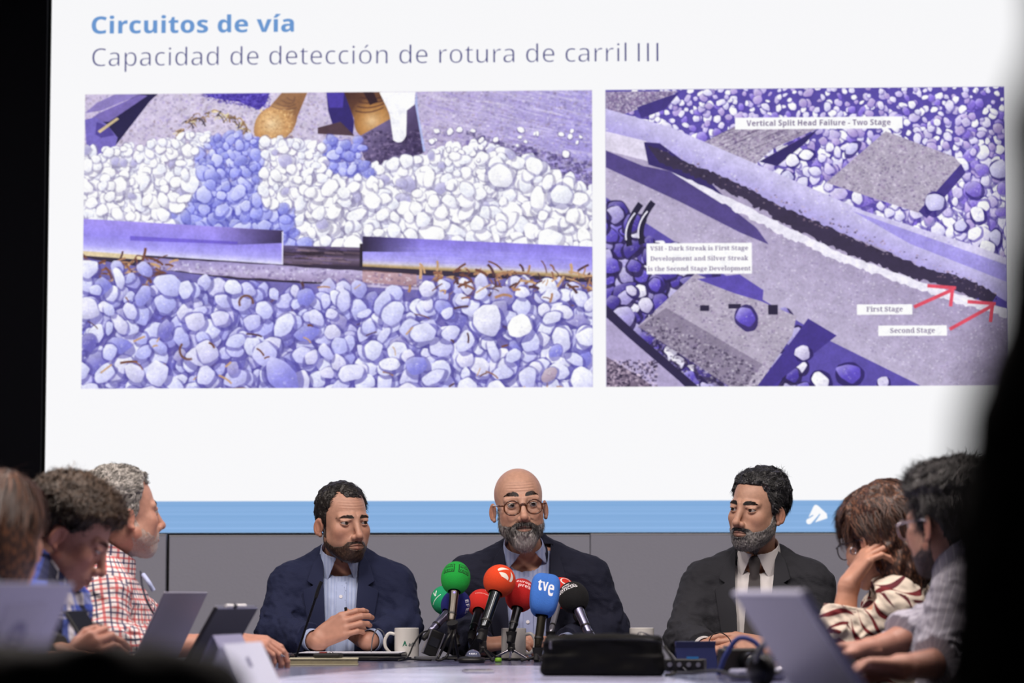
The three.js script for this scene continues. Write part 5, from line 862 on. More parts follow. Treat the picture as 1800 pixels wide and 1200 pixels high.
// a colleague in black standing just beside the photographer; only a strip of the coat sleeve is in the picture
const blackCoat = person({
  label: 'person in a black coat standing close, only a blurred strip of sleeve in the picture', seed: 1010, fine: 0.006, faceHidden: true, stand: true,
  pelvis: V(0.885, 0.92, -1.35), yaw: 176, lean: 2, shoulder: 0.2, girth: 1.1, skin: [0.45, 0.25, 0.18],
  head: { at: V(0.885, 1.62, -1.36), yaw: 178, pitch: 8 }, face: {},
  hair: { line: FULL_LINE, thick: () => 0.016, amp: 0.006, color: streak([0.01, 0.009, 0.01], [0.03, 0.025, 0.025], 0.3), cell: 0.005 },
  arms: [{ side: 1, elbow: V(0.660, 1.14, -1.33), wrist: V(0.588, 0.83, -1.36), sleeve: 0.9 }, { side: -1, elbow: V(1.10, 1.10, -1.33), wrist: V(1.08, 0.86, -1.44), sleeve: 0.9 }],
  hands: [{ wrist: V(0.588, 0.83, -1.36), dir: V(0, -0.95, -0.25), palm: V(1, 0, 0), thumb: V(0, -0.2, -1) }, { wrist: V(1.08, 0.86, -1.44), dir: V(0, -0.95, -0.25), palm: V(-1, 0, 0), thumb: V(0, -0.2, -1) }],
  top: { material: cloth(0x07070a, { sheen: 0.05 }), loose: 0.03 }, trousers: std({ color: 0x08080b, roughness: 0.9 }), sleeveWide: 1.15,
});

// ---------------------------------------------------------------- chairs
function makeChair() {
  const t = thing('office_chair', 'black low-backed office chair', 'chair'); const fabric = std({ color: 0x16171b, roughness: 0.85, bumpMap: rep(weave, 8, 8), bumpScale: 0.0006 }), metal = std({ color: 0x2a2b2e, roughness: 0.35, metalness: 0.8 });
  obj('seat', box(0.46, 0.06, 0.44, 0, 0.425, 0.03, 0.025), fabric, t); obj('backrest', box(0.38, 0.26, 0.04, 0, 0.70, -0.225, 0.018), fabric, t);
  obj('back_support', tube([[0, 0.41, -0.1], [0, 0.42, -0.23], [0, 0.5, -0.262], [0, 0.7, -0.255]], 0.016), metal, t); obj('column', rod(V(0, 0.08, 0), V(0, 0.40, 0), 0.028, 0.022), metal, t);
  for (let i = 0; i < 5; i++) { const a = i / 5 * Math.PI * 2, c = Math.cos(a), s = Math.sin(a); const l = obj('leg', rod(V(0, 0.09, 0), V(c * 0.28, 0.06, s * 0.28), 0.02, 0.013, 10), metal, t); obj('castor', new THREE.SphereGeometry(0.027, 12, 10).translate(c * 0.28, 0.027, s * 0.28), fabric, l); }
  return t;
}
{
  const first = makeChair(); let used = false;
  for (const [p, yaw, who] of [[speakerLeft, 4, 'the man in the navy blazer with open pale blue shirt'], [speakerCentre, 2, 'the bald speaker'], [speakerRight, -8, 'the man in charcoal suit and tie'], [olderMan, 100, 'the man in the checked shirt'], [youngMan, 84, 'the young curly-haired man'], [brownWoman, 95, 'the woman with the chestnut bob'], [redWoman, -100, 'the woman in the zebra-striped blouse'], [greyShirtMan, -105, 'the man in the pale grey shirt'], [hiddenListener, -100, 'the person with dark curls']]) {
    const c = used ? first.clone() : first; if (used) { c.name = numbered('office_chair'); scene.add(c); } used = true;
    c.userData = { label: 'black low-backed office chair under ' + who, category: 'chair', group: 'chairs round the table' };
    c.position.set(p.root.position.x, 0, p.root.position.z); c.rotation.y = rad(yaw);
  }
}

// ---------------------------------------------------------------- microphones
const M = {
  black: std({ color: 0x0c0c0e, roughness: 0.45 }), rubber: std({ color: 0x101013, roughness: 0.7 }), satin: std({ color: 0x1c1d22, roughness: 0.28, metalness: 0.7 }), steel: std({ color: 0x9a98a0, roughness: 0.25, metalness: 1 }),
  lilacSteel: std({ color: 0x7d7d96, roughness: 0.3, metalness: 0.9 }), alu: std({ color: 0xa8a8b4, roughness: 0.35, metalness: 0.85 }), grey: std({ color: 0x55565c, roughness: 0.5 }), white: std({ color: 0xe6e6e6, roughness: 0.6 }), ceramic: phy({ color: 0xcfcdc8, roughness: 0.25, clearcoat: 0.6, clearcoatRoughness: 0.1 }),
  skinPink: std({ color: 0xc07a66, roughness: 0.6 }), cable: std({ color: 0x0b0b0d, roughness: 0.5 }), green: std({ color: 0x6a9a20, roughness: 0.5 }), navy: std({ color: 0x1c2550, roughness: 0.5 }),
};
const foamBump = noiseTexture(256, 90, 2, 55);
function foamMaterial(color, draw) {
  const r = mulberry(5);
  const map = canvasTexture(1024, 512, (g, w, h) => { g.fillStyle = color; g.fillRect(0, 0, w, h); for (let i = 0; i < 9000; i++) { g.fillStyle = r() < 0.5 ? 'rgba(255,255,255,.035)' : 'rgba(0,0,0,.06)'; g.fillRect(r() * w, r() * h, 3, 3); } g.save(); draw?.(g, w, h); g.restore(); });
  return phy({ map, roughness: 0.95, bumpMap: rep(foamBump, 4, 2), bumpScale: 0.0012, sheen: 0.2 });
}
// handle end and foam centre are given as photograph pixel + distance; the axis leans away towards the speaker
function microphone({ label, color, draw, foam, end, r, tall = 1.12, square = 0, handle = M.satin, hr = 0.013, collar = M.black, spin = 0, flag }) {
  const c = P(...foam), e = P(...end), axis = c.clone().sub(e), L = axis.length(); axis.normalize();
  const toCam = camera.position.clone().sub(c).normalize(), z = toCam.addScaledVector(axis, -toCam.dot(axis)).normalize(), x = new THREE.Vector3().crossVectors(axis, z);
  const t = thing('microphone', label, 'microphone', e, 0, 'press microphones in front of the bald speaker');
  t.quaternion.setFromRotationMatrix(new THREE.Matrix4().makeBasis(x, axis, z));
  const pts = [], n = 40, a0 = Math.asin((hr + 0.006) / r);
  for (let i = 0; i <= n; i++) { const a = lerp(a0, Math.PI, i / n); pts.push(new THREE.Vector2(Math.max(1e-4, Math.sin(a) * r), L - Math.cos(a) * r * tall)); }
  const fg = new THREE.LatheGeometry(pts, 56, -Math.PI); const p = fg.attributes.position;
  for (let i = 0; i < p.count; i++) {
    const px = p.getX(i), pz = p.getZ(i), py = p.getY(i) - L, ang = Math.atan2(px, pz), k = square ? 1 / Math.pow(Math.abs(Math.cos(ang)) ** square + Math.abs(Math.sin(ang)) ** square, 1 / square) : 1;
    let ny = py; let q = k; if (square) { const u = py / (r * tall); ny = Math.sign(u) * Math.abs(u) ** 0.75 * r * tall; const rr = Math.hypot(px, pz) || 1e-6, target = r * 0.93 * Math.pow(Math.max(0, 1 - Math.abs(u) ** 3.4), 0.45) * (u < 0 ? 1 + u * 0.22 : 1); q = k * Math.max(target, Math.min(rr, 0.001)) / rr; }
    p.setXYZ(i, px * q, L + ny, pz * q);
  }
  fg.computeVertexNormals(); if (spin) fg.rotateY(spin);
  obj('foam_windscreen', fg, foamMaterial(color, draw), t);
  const hp = [[0.001, 0], [hr * 0.8, 0.0005], [hr * 0.85, 0.012], [hr * 0.98, 0.03], [hr, L * 0.5], [hr * 1.12, L - r * tall * 0.85], [hr * 1.12, L]].map(([a, b]) => new THREE.Vector2(a, b));
  obj('handle', new THREE.LatheGeometry(hp, 28), handle, t); obj('handle_ring', new THREE.CylinderGeometry(hr * 1.08, hr * 1.08, 0.006, 24).translate(0, 0.032, 0), collar, t);
  obj('plug', new THREE.CylinderGeometry(hr * 0.72, hr * 0.6, 0.035, 20).translate(0, -0.017, 0), M.rubber, t);
  if (flag) obj('indicator', new THREE.SphereGeometry(0.0035, 12, 8).translate(0, L - r * tall - 0.004, hr * 1.0), flag, t);
  return { t, c, e, axis };
}
const letters = (g, s, x, y, size, color, font = 'bold', w) => { g.fillStyle = color; g.font = `${font} ${size}px sans-serif`; g.textAlign = 'center'; g.textBaseline = 'middle'; const m = g.measureText(s).width, k = w ? w / m : 1; g.save(); g.translate(x, y); g.scale(k, 1); g.fillText(s, 0, 0); g.restore(); };
const mics = {
  green: microphone({ label: 'bright green foam microphone with two black square logos', color: '#12a63c', foam: [801, 1016, 8.40], end: [793, 1096, 8.31], r: 0.0435, tall: 1.2, hr: 0.013, handle: std({ color: 0x4a4743, roughness: 0.3, metalness: 0.9 }), flag: std({ color: 0xb0a8ff, emissive: 0x8a78ff, emissiveIntensity: 1.2 }),
    draw: (g, w, h) => { for (const k of [-1, 1]) { g.save(); g.translate(w / 2 + k * 92, h * 0.50); g.rotate(0); g.strokeStyle = '#041a0c'; g.lineWidth = 9; g.strokeRect(-64, -56, 128, 108); letters(g, 'onda', 0, -24, 54, '#041a0c', 'bold', 106); letters(g, 'cero', 0, 24, 54, '#041a0c', 'bold', 106); g.restore(); } } }),
  teal: microphone({ label: 'teal green foam microphone with white letter half hidden behind the bright green one', color: '#15a06a', foam: [781, 1055, 8.60], end: [800, 1118, 8.52], r: 0.041, draw: (g, w, h) => { letters(g, 'V', w / 2 - 90, h * 0.50, 110, '#f4fbf6'); g.strokeStyle = '#e8f6ee'; g.lineWidth = 10; g.beginPath(); g.moveTo(w / 2 - 190, h * 0.70); g.lineTo(w / 2 - 20, h * 0.6); g.stroke(); } }),
  navy: microphone({ label: 'navy blue foam microphone with small white lettering under the green one', color: '#1b2278', foam: [801, 1062, 8.48], end: [756, 1110, 8.40], r: 0.043, tall: 1.1, handle: M.lilacSteel, hr: 0.012, draw: (g, w, h) => { g.translate(w / 2 + 130, h * 0.54); g.rotate(0.5); letters(g, 'EFE:', 0, 0, 92, '#f2f2fa'); } }),
  redBack: microphone({ label: 'red foam microphone with white swirl behind the orange one', color: '#d62a22', foam: [846, 1060, 8.60], end: [830, 1112, 8.48], r: 0.042, tall: 1.1, draw: (g, w, h) => { g.strokeStyle = '#f6e8e4'; g.lineWidth = 16; g.beginPath(); g.arc(w / 2 + 40, h * 0.40, 34, 2.4, 5.4); g.stroke(); g.beginPath(); g.arc(w / 2 + 60, h * 0.46, 34, -0.6, 2.2); g.stroke(); g.fillStyle = '#f0c8c0'; for (let i = 0; i < 12; i++) g.fillRect(w / 2 - 110 + i * 18, h * 0.60, 11, 12); } }),
  orange: microphone({ label: 'large orange-red foam ball microphone with white three-piece emblem', color: '#e8471c', foam: [878, 1021, 8.34], end: [849, 1108, 8.24], r: 0.0475, tall: 1.04, hr: 0.0155, handle: std({ color: 0x3a3d40, roughness: 0.18, metalness: 0.9 }),
    draw: (g, w, h) => { g.translate(w / 2 + 36, h * 0.52); g.rotate(0.12); g.fillStyle = '#f4efe2'; g.beginPath(); g.moveTo(-92, 10); g.quadraticCurveTo(-96, -56, 24, -66); g.quadraticCurveTo(-20, -40, -74, 26); g.closePath(); g.fill(); g.beginPath(); g.moveTo(-66, 40); g.quadraticCurveTo(10, -8, 52, 52); g.lineTo(58, 76); g.lineTo(-22, 76); g.closePath(); g.fill(); g.beginPath(); g.moveTo(44, -56); g.quadraticCurveTo(112, -22, 104, 52); g.quadraticCurveTo(98, 74, 74, 72); g.quadraticCurveTo(72, 10, 44, -56); g.closePath(); g.fill(); } }),
  europa: microphone({ label: 'deep red foam microphone lettered in white between the orange and blue ones', color: '#bb1516', foam: [915, 1046, 8.42], end: [899, 1112, 8.34], r: 0.0455, tall: 1.15, hr: 0.0125, handle: M.satin, draw: (g, w, h) => { letters(g, 'europa', w / 2 + 20, h * 0.40, 62, '#f6dada', 'bold', 220); letters(g, 'press', w / 2 + 36, h * 0.515, 62, '#f6dada', 'bold', 180); } }),
  blue: microphone({ label: 'blue squared foam microphone with white rounded letters', color: '#3f78d2', foam: [957, 1047, 8.26], end: [945, 1140, 8.20], r: 0.046, tall: 1.42, square: 5, hr: 0.0125, handle: std({ color: 0x4a463e, roughness: 0.25, metalness: 0.9 }), draw: (g, w, h) => { g.translate(w / 2 + 2, h * 0.50); letters(g, 'tv', -30, -6, 118, '#fbfbff', 'bold'); g.rotate(0.05); letters(g, 'e', 58, 10, 118, '#fbfbff', 'bold'); } }),
  black: microphone({ label: 'black foam microphone with white capital lettering on its top', color: '#0d0d10', foam: [1008, 1050, 8.40], end: [1036, 1116, 8.32], r: 0.0455, tall: 1.08, hr: 0.0135, handle: M.lilacSteel, draw: (g, w, h) => { g.fillStyle = '#e8e8ee'; g.fillRect(w / 2 - 90, h * 0.35, 110, 18); for (let i = 0; i < 11; i++) { g.fillRect(w / 2 - 140 + i * 20, h * 0.41 + (i % 3) * 4, 12, 16 + (i % 2) * 4); } letters(g, 'NOTICIAS', w / 2 - 30, h * 0.495, 54, '#f4f4f8', 'bold', 250); } }),
  redRing: microphone({ label: 'red foam microphone with white ring mark behind the black and blue ones', color: '#d8301f', foam: [986, 1042, 8.62], end: [968, 1112, 8.48], r: 0.046, tall: 1.1, handle: M.alu, hr: 0.009, draw: (g, w, h) => { g.strokeStyle = '#f4ece6'; g.lineWidth = 16; g.beginPath(); g.arc(w / 2 + 20, h * 0.48, 56, 0, 6.3); g.stroke(); } }),
  silver: microphone({ label: 'small dark foam microphone on a thin silver handle beside the black one', color: '#17171b', foam: [1020, 1082, 8.62], end: [1046, 1122, 8.5], r: 0.022, tall: 1.2, handle: M.steel, hr: 0.008 }),
};
// stands: every microphone sits in a clip on a mini stand that reaches the table
function miniTripod(label, m, spreadAngles, footR, legMat = M.satin) {
  const top = m.e.clone(), foot = V(top.x, TABLE_Y, top.z), t = thing('mini_tripod', label, 'tripod', foot, 0, 'mini tripods under the microphones'), h = top.y - TABLE_Y, hub = h * 0.42;
  obj('clip', [rod(V(0, h - 0.035, 0), V(0, h + 0.004, 0), 0.009, 0.0165, 14), box(0.02, 0.022, 0.02, 0, h - 0.04, 0, 0.004)], M.rubber, t); obj('column', rod(V(0, hub, 0), V(0, h - 0.03, 0), 0.007, 0.006, 12), M.black, t);
  obj('hub', new THREE.SphereGeometry(0.012, 14, 10).translate(0, hub, 0), M.black, t);
  for (const a of spreadAngles) { const q = V(Math.cos(rad(a)) * footR, 0.005, -Math.sin(rad(a)) * footR), l = obj('leg', rod(V(0, hub, 0), q, 0.0042, 0.0034, 10), legMat, t); obj('rubber_foot', new THREE.SphereGeometry(0.0052, 10, 8).translate(q.x, q.y, q.z), M.rubber, l); }
}
function discStand(label, m) {
  const foot = V(m.e.x, TABLE_Y, m.e.z), t = thing('desk_stand', label, 'stand', foot, 0, 'disc stands under the microphones'), h = m.e.y - TABLE_Y;
  obj('base', new THREE.LatheGeometry([[0.0001, 0], [0.038, 0], [0.04, 0.003], [0.038, 0.008], [0.008, 0.012], [0.0001, 0.012]].map(([a, b]) => new THREE.Vector2(a, b)), 32), M.black, t);
  obj('stem', rod(V(0, 0.01, 0), V(0, h - 0.03, 0), 0.005, 0.005, 12), M.satin, t); obj('clip', [rod(V(0, h - 0.035, 0), V(0, h + 0.004, 0), 0.008, 0.015, 14)], M.rubber, t);
}
miniTripod('black mini tripod holding the orange microphone', mics.orange, [250, 300, 40], 0.062, M.black);
miniTripod('mini tripod with silver legs under the deep red lettered microphone', mics.europa, [268, 330, 190], 0.06, M.steel);
miniTripod('mini tripod with black legs under the blue squared microphone', mics.blue, [210, 330, 90], 0.05, M.black);
discStand('round black desk stand under the teal microphone', mics.teal); discStand('round black desk stand under the red swirl microphone', mics.redBack); discStand('round black desk stand under the black lettered microphone', mics.black); discStand('round black desk stand under the red ring microphone', mics.redRing); discStand('round black desk stand under the small silver microphone', mics.silver);
{
  const e = mics.green.e, foot = V(e.x, TABLE_Y, e.z), t = thing('wire_stand', 'bent black wire stand holding the bright green microphone', 'stand', foot);
  const w = (px, py, d) => P(px, py, d).sub(foot); const yb = 0.005;
  obj('wire_loop', tube([w(796, 1104, 8.27), w(788, 1120, 8.24), V(w(770, 1150, 8.2).x, 0.016, 0.06), V(w(767, 1156, 8.2).x, yb, 0.075), V(w(774, 1158, 8.2).x, yb, 0.08), V(w(784, 1152, 8.2).x, 0.016, 0.06), w(797, 1118, 8.24), w(799, 1104, 8.27)], 0.0042, 90), M.black, t);
  obj('rear_leg', tube([w(798, 1106, 8.28), V(0.015, 0.03, -0.03), V(0.02, yb, -0.05)], 0.0042, 30), M.black, t); obj('clip', rod(w(797, 1108, 8.275), w(795, 1094, 8.265), 0.010, 0.0165), M.rubber, t);
}
{
  const e = mics.navy.e, foot = V(e.x, TABLE_Y, e.z), t = thing('recorder', 'black recorder with pale metal edges propped under the navy microphone', 'recorder', foot, rad(14));
  const lean = new THREE.Matrix4().makeRotationZ(-0.38), h = e.y - TABLE_Y; const up = (g) => g.applyMatrix4(lean).translate(-0.005, 0.014, 0);
  obj('body', up(box(0.042, h * 0.92, 0.026, 0, h * 0.46, 0, 0.004)), M.black, t); for (const k of [-1, 1]) obj('metal_edge', up(box(0.004, h * 0.9, 0.028, k * 0.021, h * 0.46, 0, 0.001)), M.alu, t);
  obj('display', up(box(0.028, h * 0.3, 0.002, 0, h * 0.5, 0.0138, 0.0005)), std({ color: 0x23252c, roughness: 0.15 }), t); obj('foot', box(0.07, 0.012, 0.04, -0.01, 0.006, 0, 0.003), M.grey, t);
}

// ---------------------------------------------------------------- mugs
function mug(label, at, handleTurn, printed) {
  const t = thing('mug', label, 'mug', at, handleTurn, 'white mugs on the table'); const R = 0.037, h = 0.094;
  const prof = [[0.0001, 0.0], [R - 0.004, 0], [R - 0.001, 0.003], [R, 0.008], [R, h - 0.002], [R - 0.0018, h], [R - 0.0036, h - 0.002], [R - 0.0036, 0.008], [0.0001, 0.007]].map(([a, b]) => new THREE.Vector2(a, b));
  obj('cup', new THREE.LatheGeometry(prof, 48), M.ceramic, t);
  obj('handle', tube([[-R + 0.002, h * 0.80, 0], [-R - 0.016, h * 0.82, 0], [-R - 0.028, h * 0.62, 0], [-R - 0.026, h * 0.38, 0], [-R - 0.010, h * 0.20, 0], [-R + 0.002, h * 0.20, 0]], 0.0052, 40, 12), M.ceramic, t);
  if (printed !== undefined) {
    const map = canvasTexture(512, 256, (g) => { g.clearRect(0, 0, 512, 256); g.fillStyle = '#0f6b52'; g.beginPath(); g.moveTo(60, 190); g.lineTo(120, 62); g.quadraticCurveTo(134, 46, 150, 70); g.lineTo(196, 176); g.lineTo(120, 150); g.closePath(); g.fill(); g.strokeStyle = '#cfcdc8'; g.lineWidth = 12; g.beginPath(); g.moveTo(84, 196); g.lineTo(150, 120); g.stroke(); g.fillStyle = '#2a3a44'; g.font = 'bold 120px sans-serif'; g.fillText('adif', 230, 180); });
    const w = 1.5; obj('print', new THREE.CylinderGeometry(R + 0.0003, R + 0.0003, 0.034, 32, 1, true, printed - w / 2, w).translate(0, 0.046, 0), phy({ map, transparent: true, alphaTest: 0.4, roughness: 0.3 }), t);
  }
}
{ const a = P(715, 1104, 8.52), b = P(903, 1106, 8.44), c = P(1128, 1108, 8.56); mug('white mug with green emblem print beside the clasped hands', V(a.x, TABLE_Y, a.z), 0.15, 0.15); mug('plain white mug behind the deep red lettered microphone', V(b.x, TABLE_Y, b.z), Math.PI - 0.2); mug('white mug mostly hidden behind the black pouch', V(c.x, TABLE_Y, c.z), 1.6); }

// ---------------------------------------------------------------- things in front of the left speaker
{
  const at = onY(612, 1160, TABLE_Y); at.z = -8.42;
  const t = thing('closed_laptop', 'closed black laptop under white papers and clasped hands', 'laptop', V(at.x, TABLE_Y, -8.44), rad(-2)); obj('base', box(0.33, 0.013, 0.16, 0, 0.0065, 0, 0.004), M.black, t); obj('lid', box(0.33, 0.008, 0.16, 0, 0.0175, 0, 0.003), M.satin, t);
  const paper = std({ color: 0xd9dbe6, roughness: 0.8 }); for (let i = 0; i < 2; i++) tag(obj('paper_sheet', box(0.297, 0.0012, 0.15, at.x + 0.006 + i * 0.008, TABLE_Y + 0.0222 + i * 0.0014, -8.435, 0), paper), i ? 'upper white paper sheet under the clasped hands' : 'lower white paper sheet on the closed black laptop', 'paper').rotation.y = 0;
  const n = onY(563, 1169, TABLE_Y), nb = thing('notebook', 'cream notebook with worn page edges beside the gooseneck microphone', 'notebook', V(n.x, TABLE_Y, -7.86), rad(5));
  obj('cover', [box(0.19, 0.002, 0.13, 0, 0.001, 0), box(0.19, 0.002, 0.13, 0, 0.017, 0)], std({ color: 0xb9b49a, roughness: 0.7 }), nb); obj('pages', box(0.186, 0.014, 0.126, 0, 0.009, 0), std({ color: 0xb6ad8c, roughness: 0.9, bumpMap: rep(fineNoise, 1, 12), bumpScale: 0.002 }), nb);
  const ph = thing('key_pouch', 'small black leather key pouch with red tab lying on the cream notebook', 'pouch', V(n.x + 0.012, TABLE_Y + 0.018, -7.86), rad(-8)); obj('leather_body', box(0.075, 0.014, 0.05, 0, 0.007, 0, 0.006), M.rubber, ph); obj('clasp', new THREE.SphereGeometry(0.006, 12, 8).scale(1, 0.6, 1).translate(0.012, 0.0145, 0.012), M.steel, ph); obj('tab', box(0.02, 0.004, 0.014, -0.012, 0.0155, 0.01, 0.001), std({ color: 0x8a3030, roughness: 0.6 }), ph);
  // gooseneck microphone
  const b = onY(505, 1161, TABLE_Y), gm = thing('gooseneck_microphone', 'slim black gooseneck conference microphone on a black desk unit', 'microphone', V(b.x, TABLE_Y, -8.2)); const o = gm.position, w = (px, py, d) => P(px, py, d).sub(o);
  obj('desk_unit', box(0.075, 0.022, 0.10, -0.005, 0.011, 0, 0.006), M.black, gm); obj('unit_top', box(0.062, 0.003, 0.07, -0.005, 0.0235, 0, 0.001), M.lilacSteel, gm); obj('stem', tube([w(519, 1158, 8.2), w(522, 1150, 8.2), w(540, 1095, 8.2), w(561, 1032, 8.2)], 0.0036, 50), M.satin, gm); obj('capsule', tube([w(555, 1050, 8.2), w(560, 1034, 8.2), w(565, 1022, 8.2)], 0.0052, 16), M.black, gm);
  // pen held in clasped hands and pen of the checked-shirt man
  const pen = thing('pen', 'black and copper pen standing up out of the clasped hands', 'pen', P(609, 1080, 8.49)); obj('barrel', rod(V(0.006, -0.03, 0), V(0, 0.008, 0), 0.0045, 0.0045), std({ color: 0x8a4a34, roughness: 0.35, metalness: 0.4 }), pen); obj('cap', rod(V(0, 0.006, 0), V(-0.003, 0.022, 0), 0.0048, 0.0042), M.black, pen);
  const q = P(470, 1140, 7.5), pen2 = thing('pen', 'dark pen in the hand of the man in the checked shirt', 'pen', q); obj('barrel', rod(V(-0.05, 0.02, 0.01), V(0.035, -0.016, -0.005), 0.004, 0.004), M.black, pen2); obj('tip', rod(V(0.035, -0.016, -0.005), V(0.046, -0.021, -0.006), 0.0038, 0.001), M.steel, pen2);
}
function cable(label, pts, r = 0.0028, mat = M.cable) { const c = pts[0].isVector3 ? pts : pts.map((p) => V(...p)); const o = c[0].clone(); o.y = TABLE_Y; return tag(obj('cable', tube(c.map((p) => p.clone().sub(o)), r, c.length * 12, 8), mat), label, 'cable').position.copy(o); }
const onT = (px, d, y = 0.003) => { const p = P(px, 1100, d); p.y = TABLE_Y + y; return p; };
cable('black cable coiled beside the white mug with green print', [onT(650, 8.35), onT(690, 8.3, 0.006), onT(722, 8.25, 0.010), onT(700, 8.18, 0.012), onT(665, 8.25, 0.008), onT(690, 8.35, 0.006), onT(740, 8.3, 0.004), onT(758, 8.28, 0.003)]);
cable('black cable arching over towards the navy microphone', [onT(700, 8.2), onT(715, 8.2, 0.012), P(728, 1130, 8.25), P(742, 1112, 8.3), P(752, 1108, 8.32)], 0.0026);
cable('thin dark cable looping up beside the mug with green print', [onT(652, 8.4), P(656, 1118, 8.4), P(664, 1105, 8.4), P(673, 1110, 8.4), P(676, 1118, 8.42)], 0.0018, M.grey);
cable('black cable curving between the blue microphone and the pouch', [P(946, 1152, 8.16), onT(958, 8.0), onT(985, 7.8), onT(1010, 7.9), onT(1020, 8.2), onT(1034, 8.3)]);
cable('black cable running flat in front of the disc stands', [onT(800, 8.3), onT(825, 8.4, 0.004), onT(860, 8.42, 0.004), onT(930, 8.38, 0.004), onT(975, 8.42, 0.004)]);
{
  const s = thing('conference_puck', 'dark conference speaker puck with translucent domed top', 'speaker', onT(829, 8.1, 0)); obj('base', new THREE.LatheGeometry([[0.0001, 0], [0.036, 0], [0.04, 0.006], [0.036, 0.014], [0.02, 0.018], [0.0001, 0.018]].map(([a, b]) => new THREE.Vector2(a, b)), 36), M.black, s);
  obj('dome', new THREE.SphereGeometry(0.022, 28, 14, 0, Math.PI * 2, 0, Math.PI / 2).scale(1, 1, 1).translate(0.004, 0.015, 0), phy({ color: 0x5a5f78, roughness: 0.12, clearcoat: 1 }), s);
  const k = thing('wireless_transmitter', 'dark slanted wireless transmitter leaning behind the puck', 'transmitter', onT(822, 8.3, 0)); obj('body', box(0.03, 0.085, 0.02, 0, 0.045, 0, 0.005).rotateZ(-0.55), M.satin, k); obj('antenna', rod(V(0.035, 0.08, 0), V(0.06, 0.12, 0), 0.003, 0.002), M.black, k); obj('foot', box(0.05, 0.01, 0.03, 0.005, 0.005, 0, 0.003), M.black, k);
  tag(obj('green_cap', new THREE.LatheGeometry([[0.0001, 0], [0.009, 0], [0.010, 0.004], [0.009, 0.011], [0.005, 0.013], [0.0001, 0.013]].map(([a, b]) => new THREE.Vector2(a, b)), 20), M.green), 'small lime green bottle cap on the table by the tripod legs', 'cap').position.copy(onT(876, 8.15, 0));
  const ca = thing('phone', 'pale phone lying flat on the paler table centre', 'phone', onT(840, 7.0, 0), rad(8)); obj('case', box(0.072, 0.007, 0.11, 0, 0.0035, 0, 0.003), M.alu, ca); obj('glass', box(0.068, 0.001, 0.105, 0, 0.0073, 0, 0.0004), std({ color: 0x4a5048, roughness: 0.1 }), ca);
}
// black zip pouch
{
  const p = onT(1060, 6.72, 0), t = thing('zip_pouch', 'black padded zip pouch lying on the table in front of the microphones', 'pouch', p, rad(-3));
  const d = (x, y, z) => { const q = Math.max(Math.abs(x) - 0.128, 0), w = Math.max(Math.abs(z) - 0.03, 0); return Math.max(Math.hypot(q, Math.max(Math.abs(y - 0.049) - 0.034, 0), w) - 0.017 - 0.003 * noise3(x * 18, y * 22, z * 18) + 0.010 * sstep(0.0, 0.15, Math.abs(x)) * (y > 0.05 ? 1 : 0) * 0.6, -y); };
  obj('padded_body', surface(d, V(-0.17, -0.01, -0.08), V(0.17, 0.13, 0.08), 0.005), phy({ color: 0x030304, roughness: 0.75, specularIntensity: 0.35, bumpMap: rep(weave, 10, 10), bumpScale: 0.0008 }), t);
  obj('zip', tube([[-0.142, 0.078, 0.040], [-0.12, 0.084, 0.046], [0, 0.087, 0.0485], [0.12, 0.084, 0.046], [0.142, 0.078, 0.040]], 0.0022, 50), M.satin, t); obj('zip_puller', box(0.006, 0.018, 0.003, -0.12, 0.074, 0.05, 0.001), M.steel, t); obj('wrist_strap', tube([[0.145, 0.07, 0.02], [0.165, 0.04, 0.03], [0.17, 0.008, 0.03], [0.15, 0.004, 0.05]], 0.004, 30), M.black, t);
}

// ---------------------------------------------------------------- laptops, tablet, cards
function laptop(name, label, hinge, yaw, open, w, depth, lidLen, body, back, screen, th = 0.006) {
  const t = thing(name, label, name.includes('tablet') ? 'tablet' : 'laptop', V(hinge.x, TABLE_Y, hinge.z), rad(yaw)); const tilt = rad(open - 90);
  const base = obj('keyboard_base', box(w, 0.012, depth, 0, 0.006, depth / 2, 0.003), body, t); obj('keys', box(w * 0.86, 0.0012, depth * 0.42, 0, 0.0126, depth * 0.32, 0.0004), M.black, base); obj('touchpad', box(w * 0.32, 0.0008, depth * 0.28, 0, 0.0124, depth * 0.78, 0.0003), M.grey, base);
  const place = (g) => g.rotateX(-tilt).translate(0, 0.012, 0);
  const lid = obj('lid', place(box(w, lidLen, th, 0, lidLen / 2, -th / 2, Math.min(0.0028, th * 0.45))), back, t);
  obj('screen_panel', place(box(w * 0.95, lidLen * 0.9, 0.001, 0, lidLen * 0.53, 0.0006)), screen ?? std({ color: 0x1a1b22, roughness: 0.15 }), lid);
  return { t, lid, place };
}
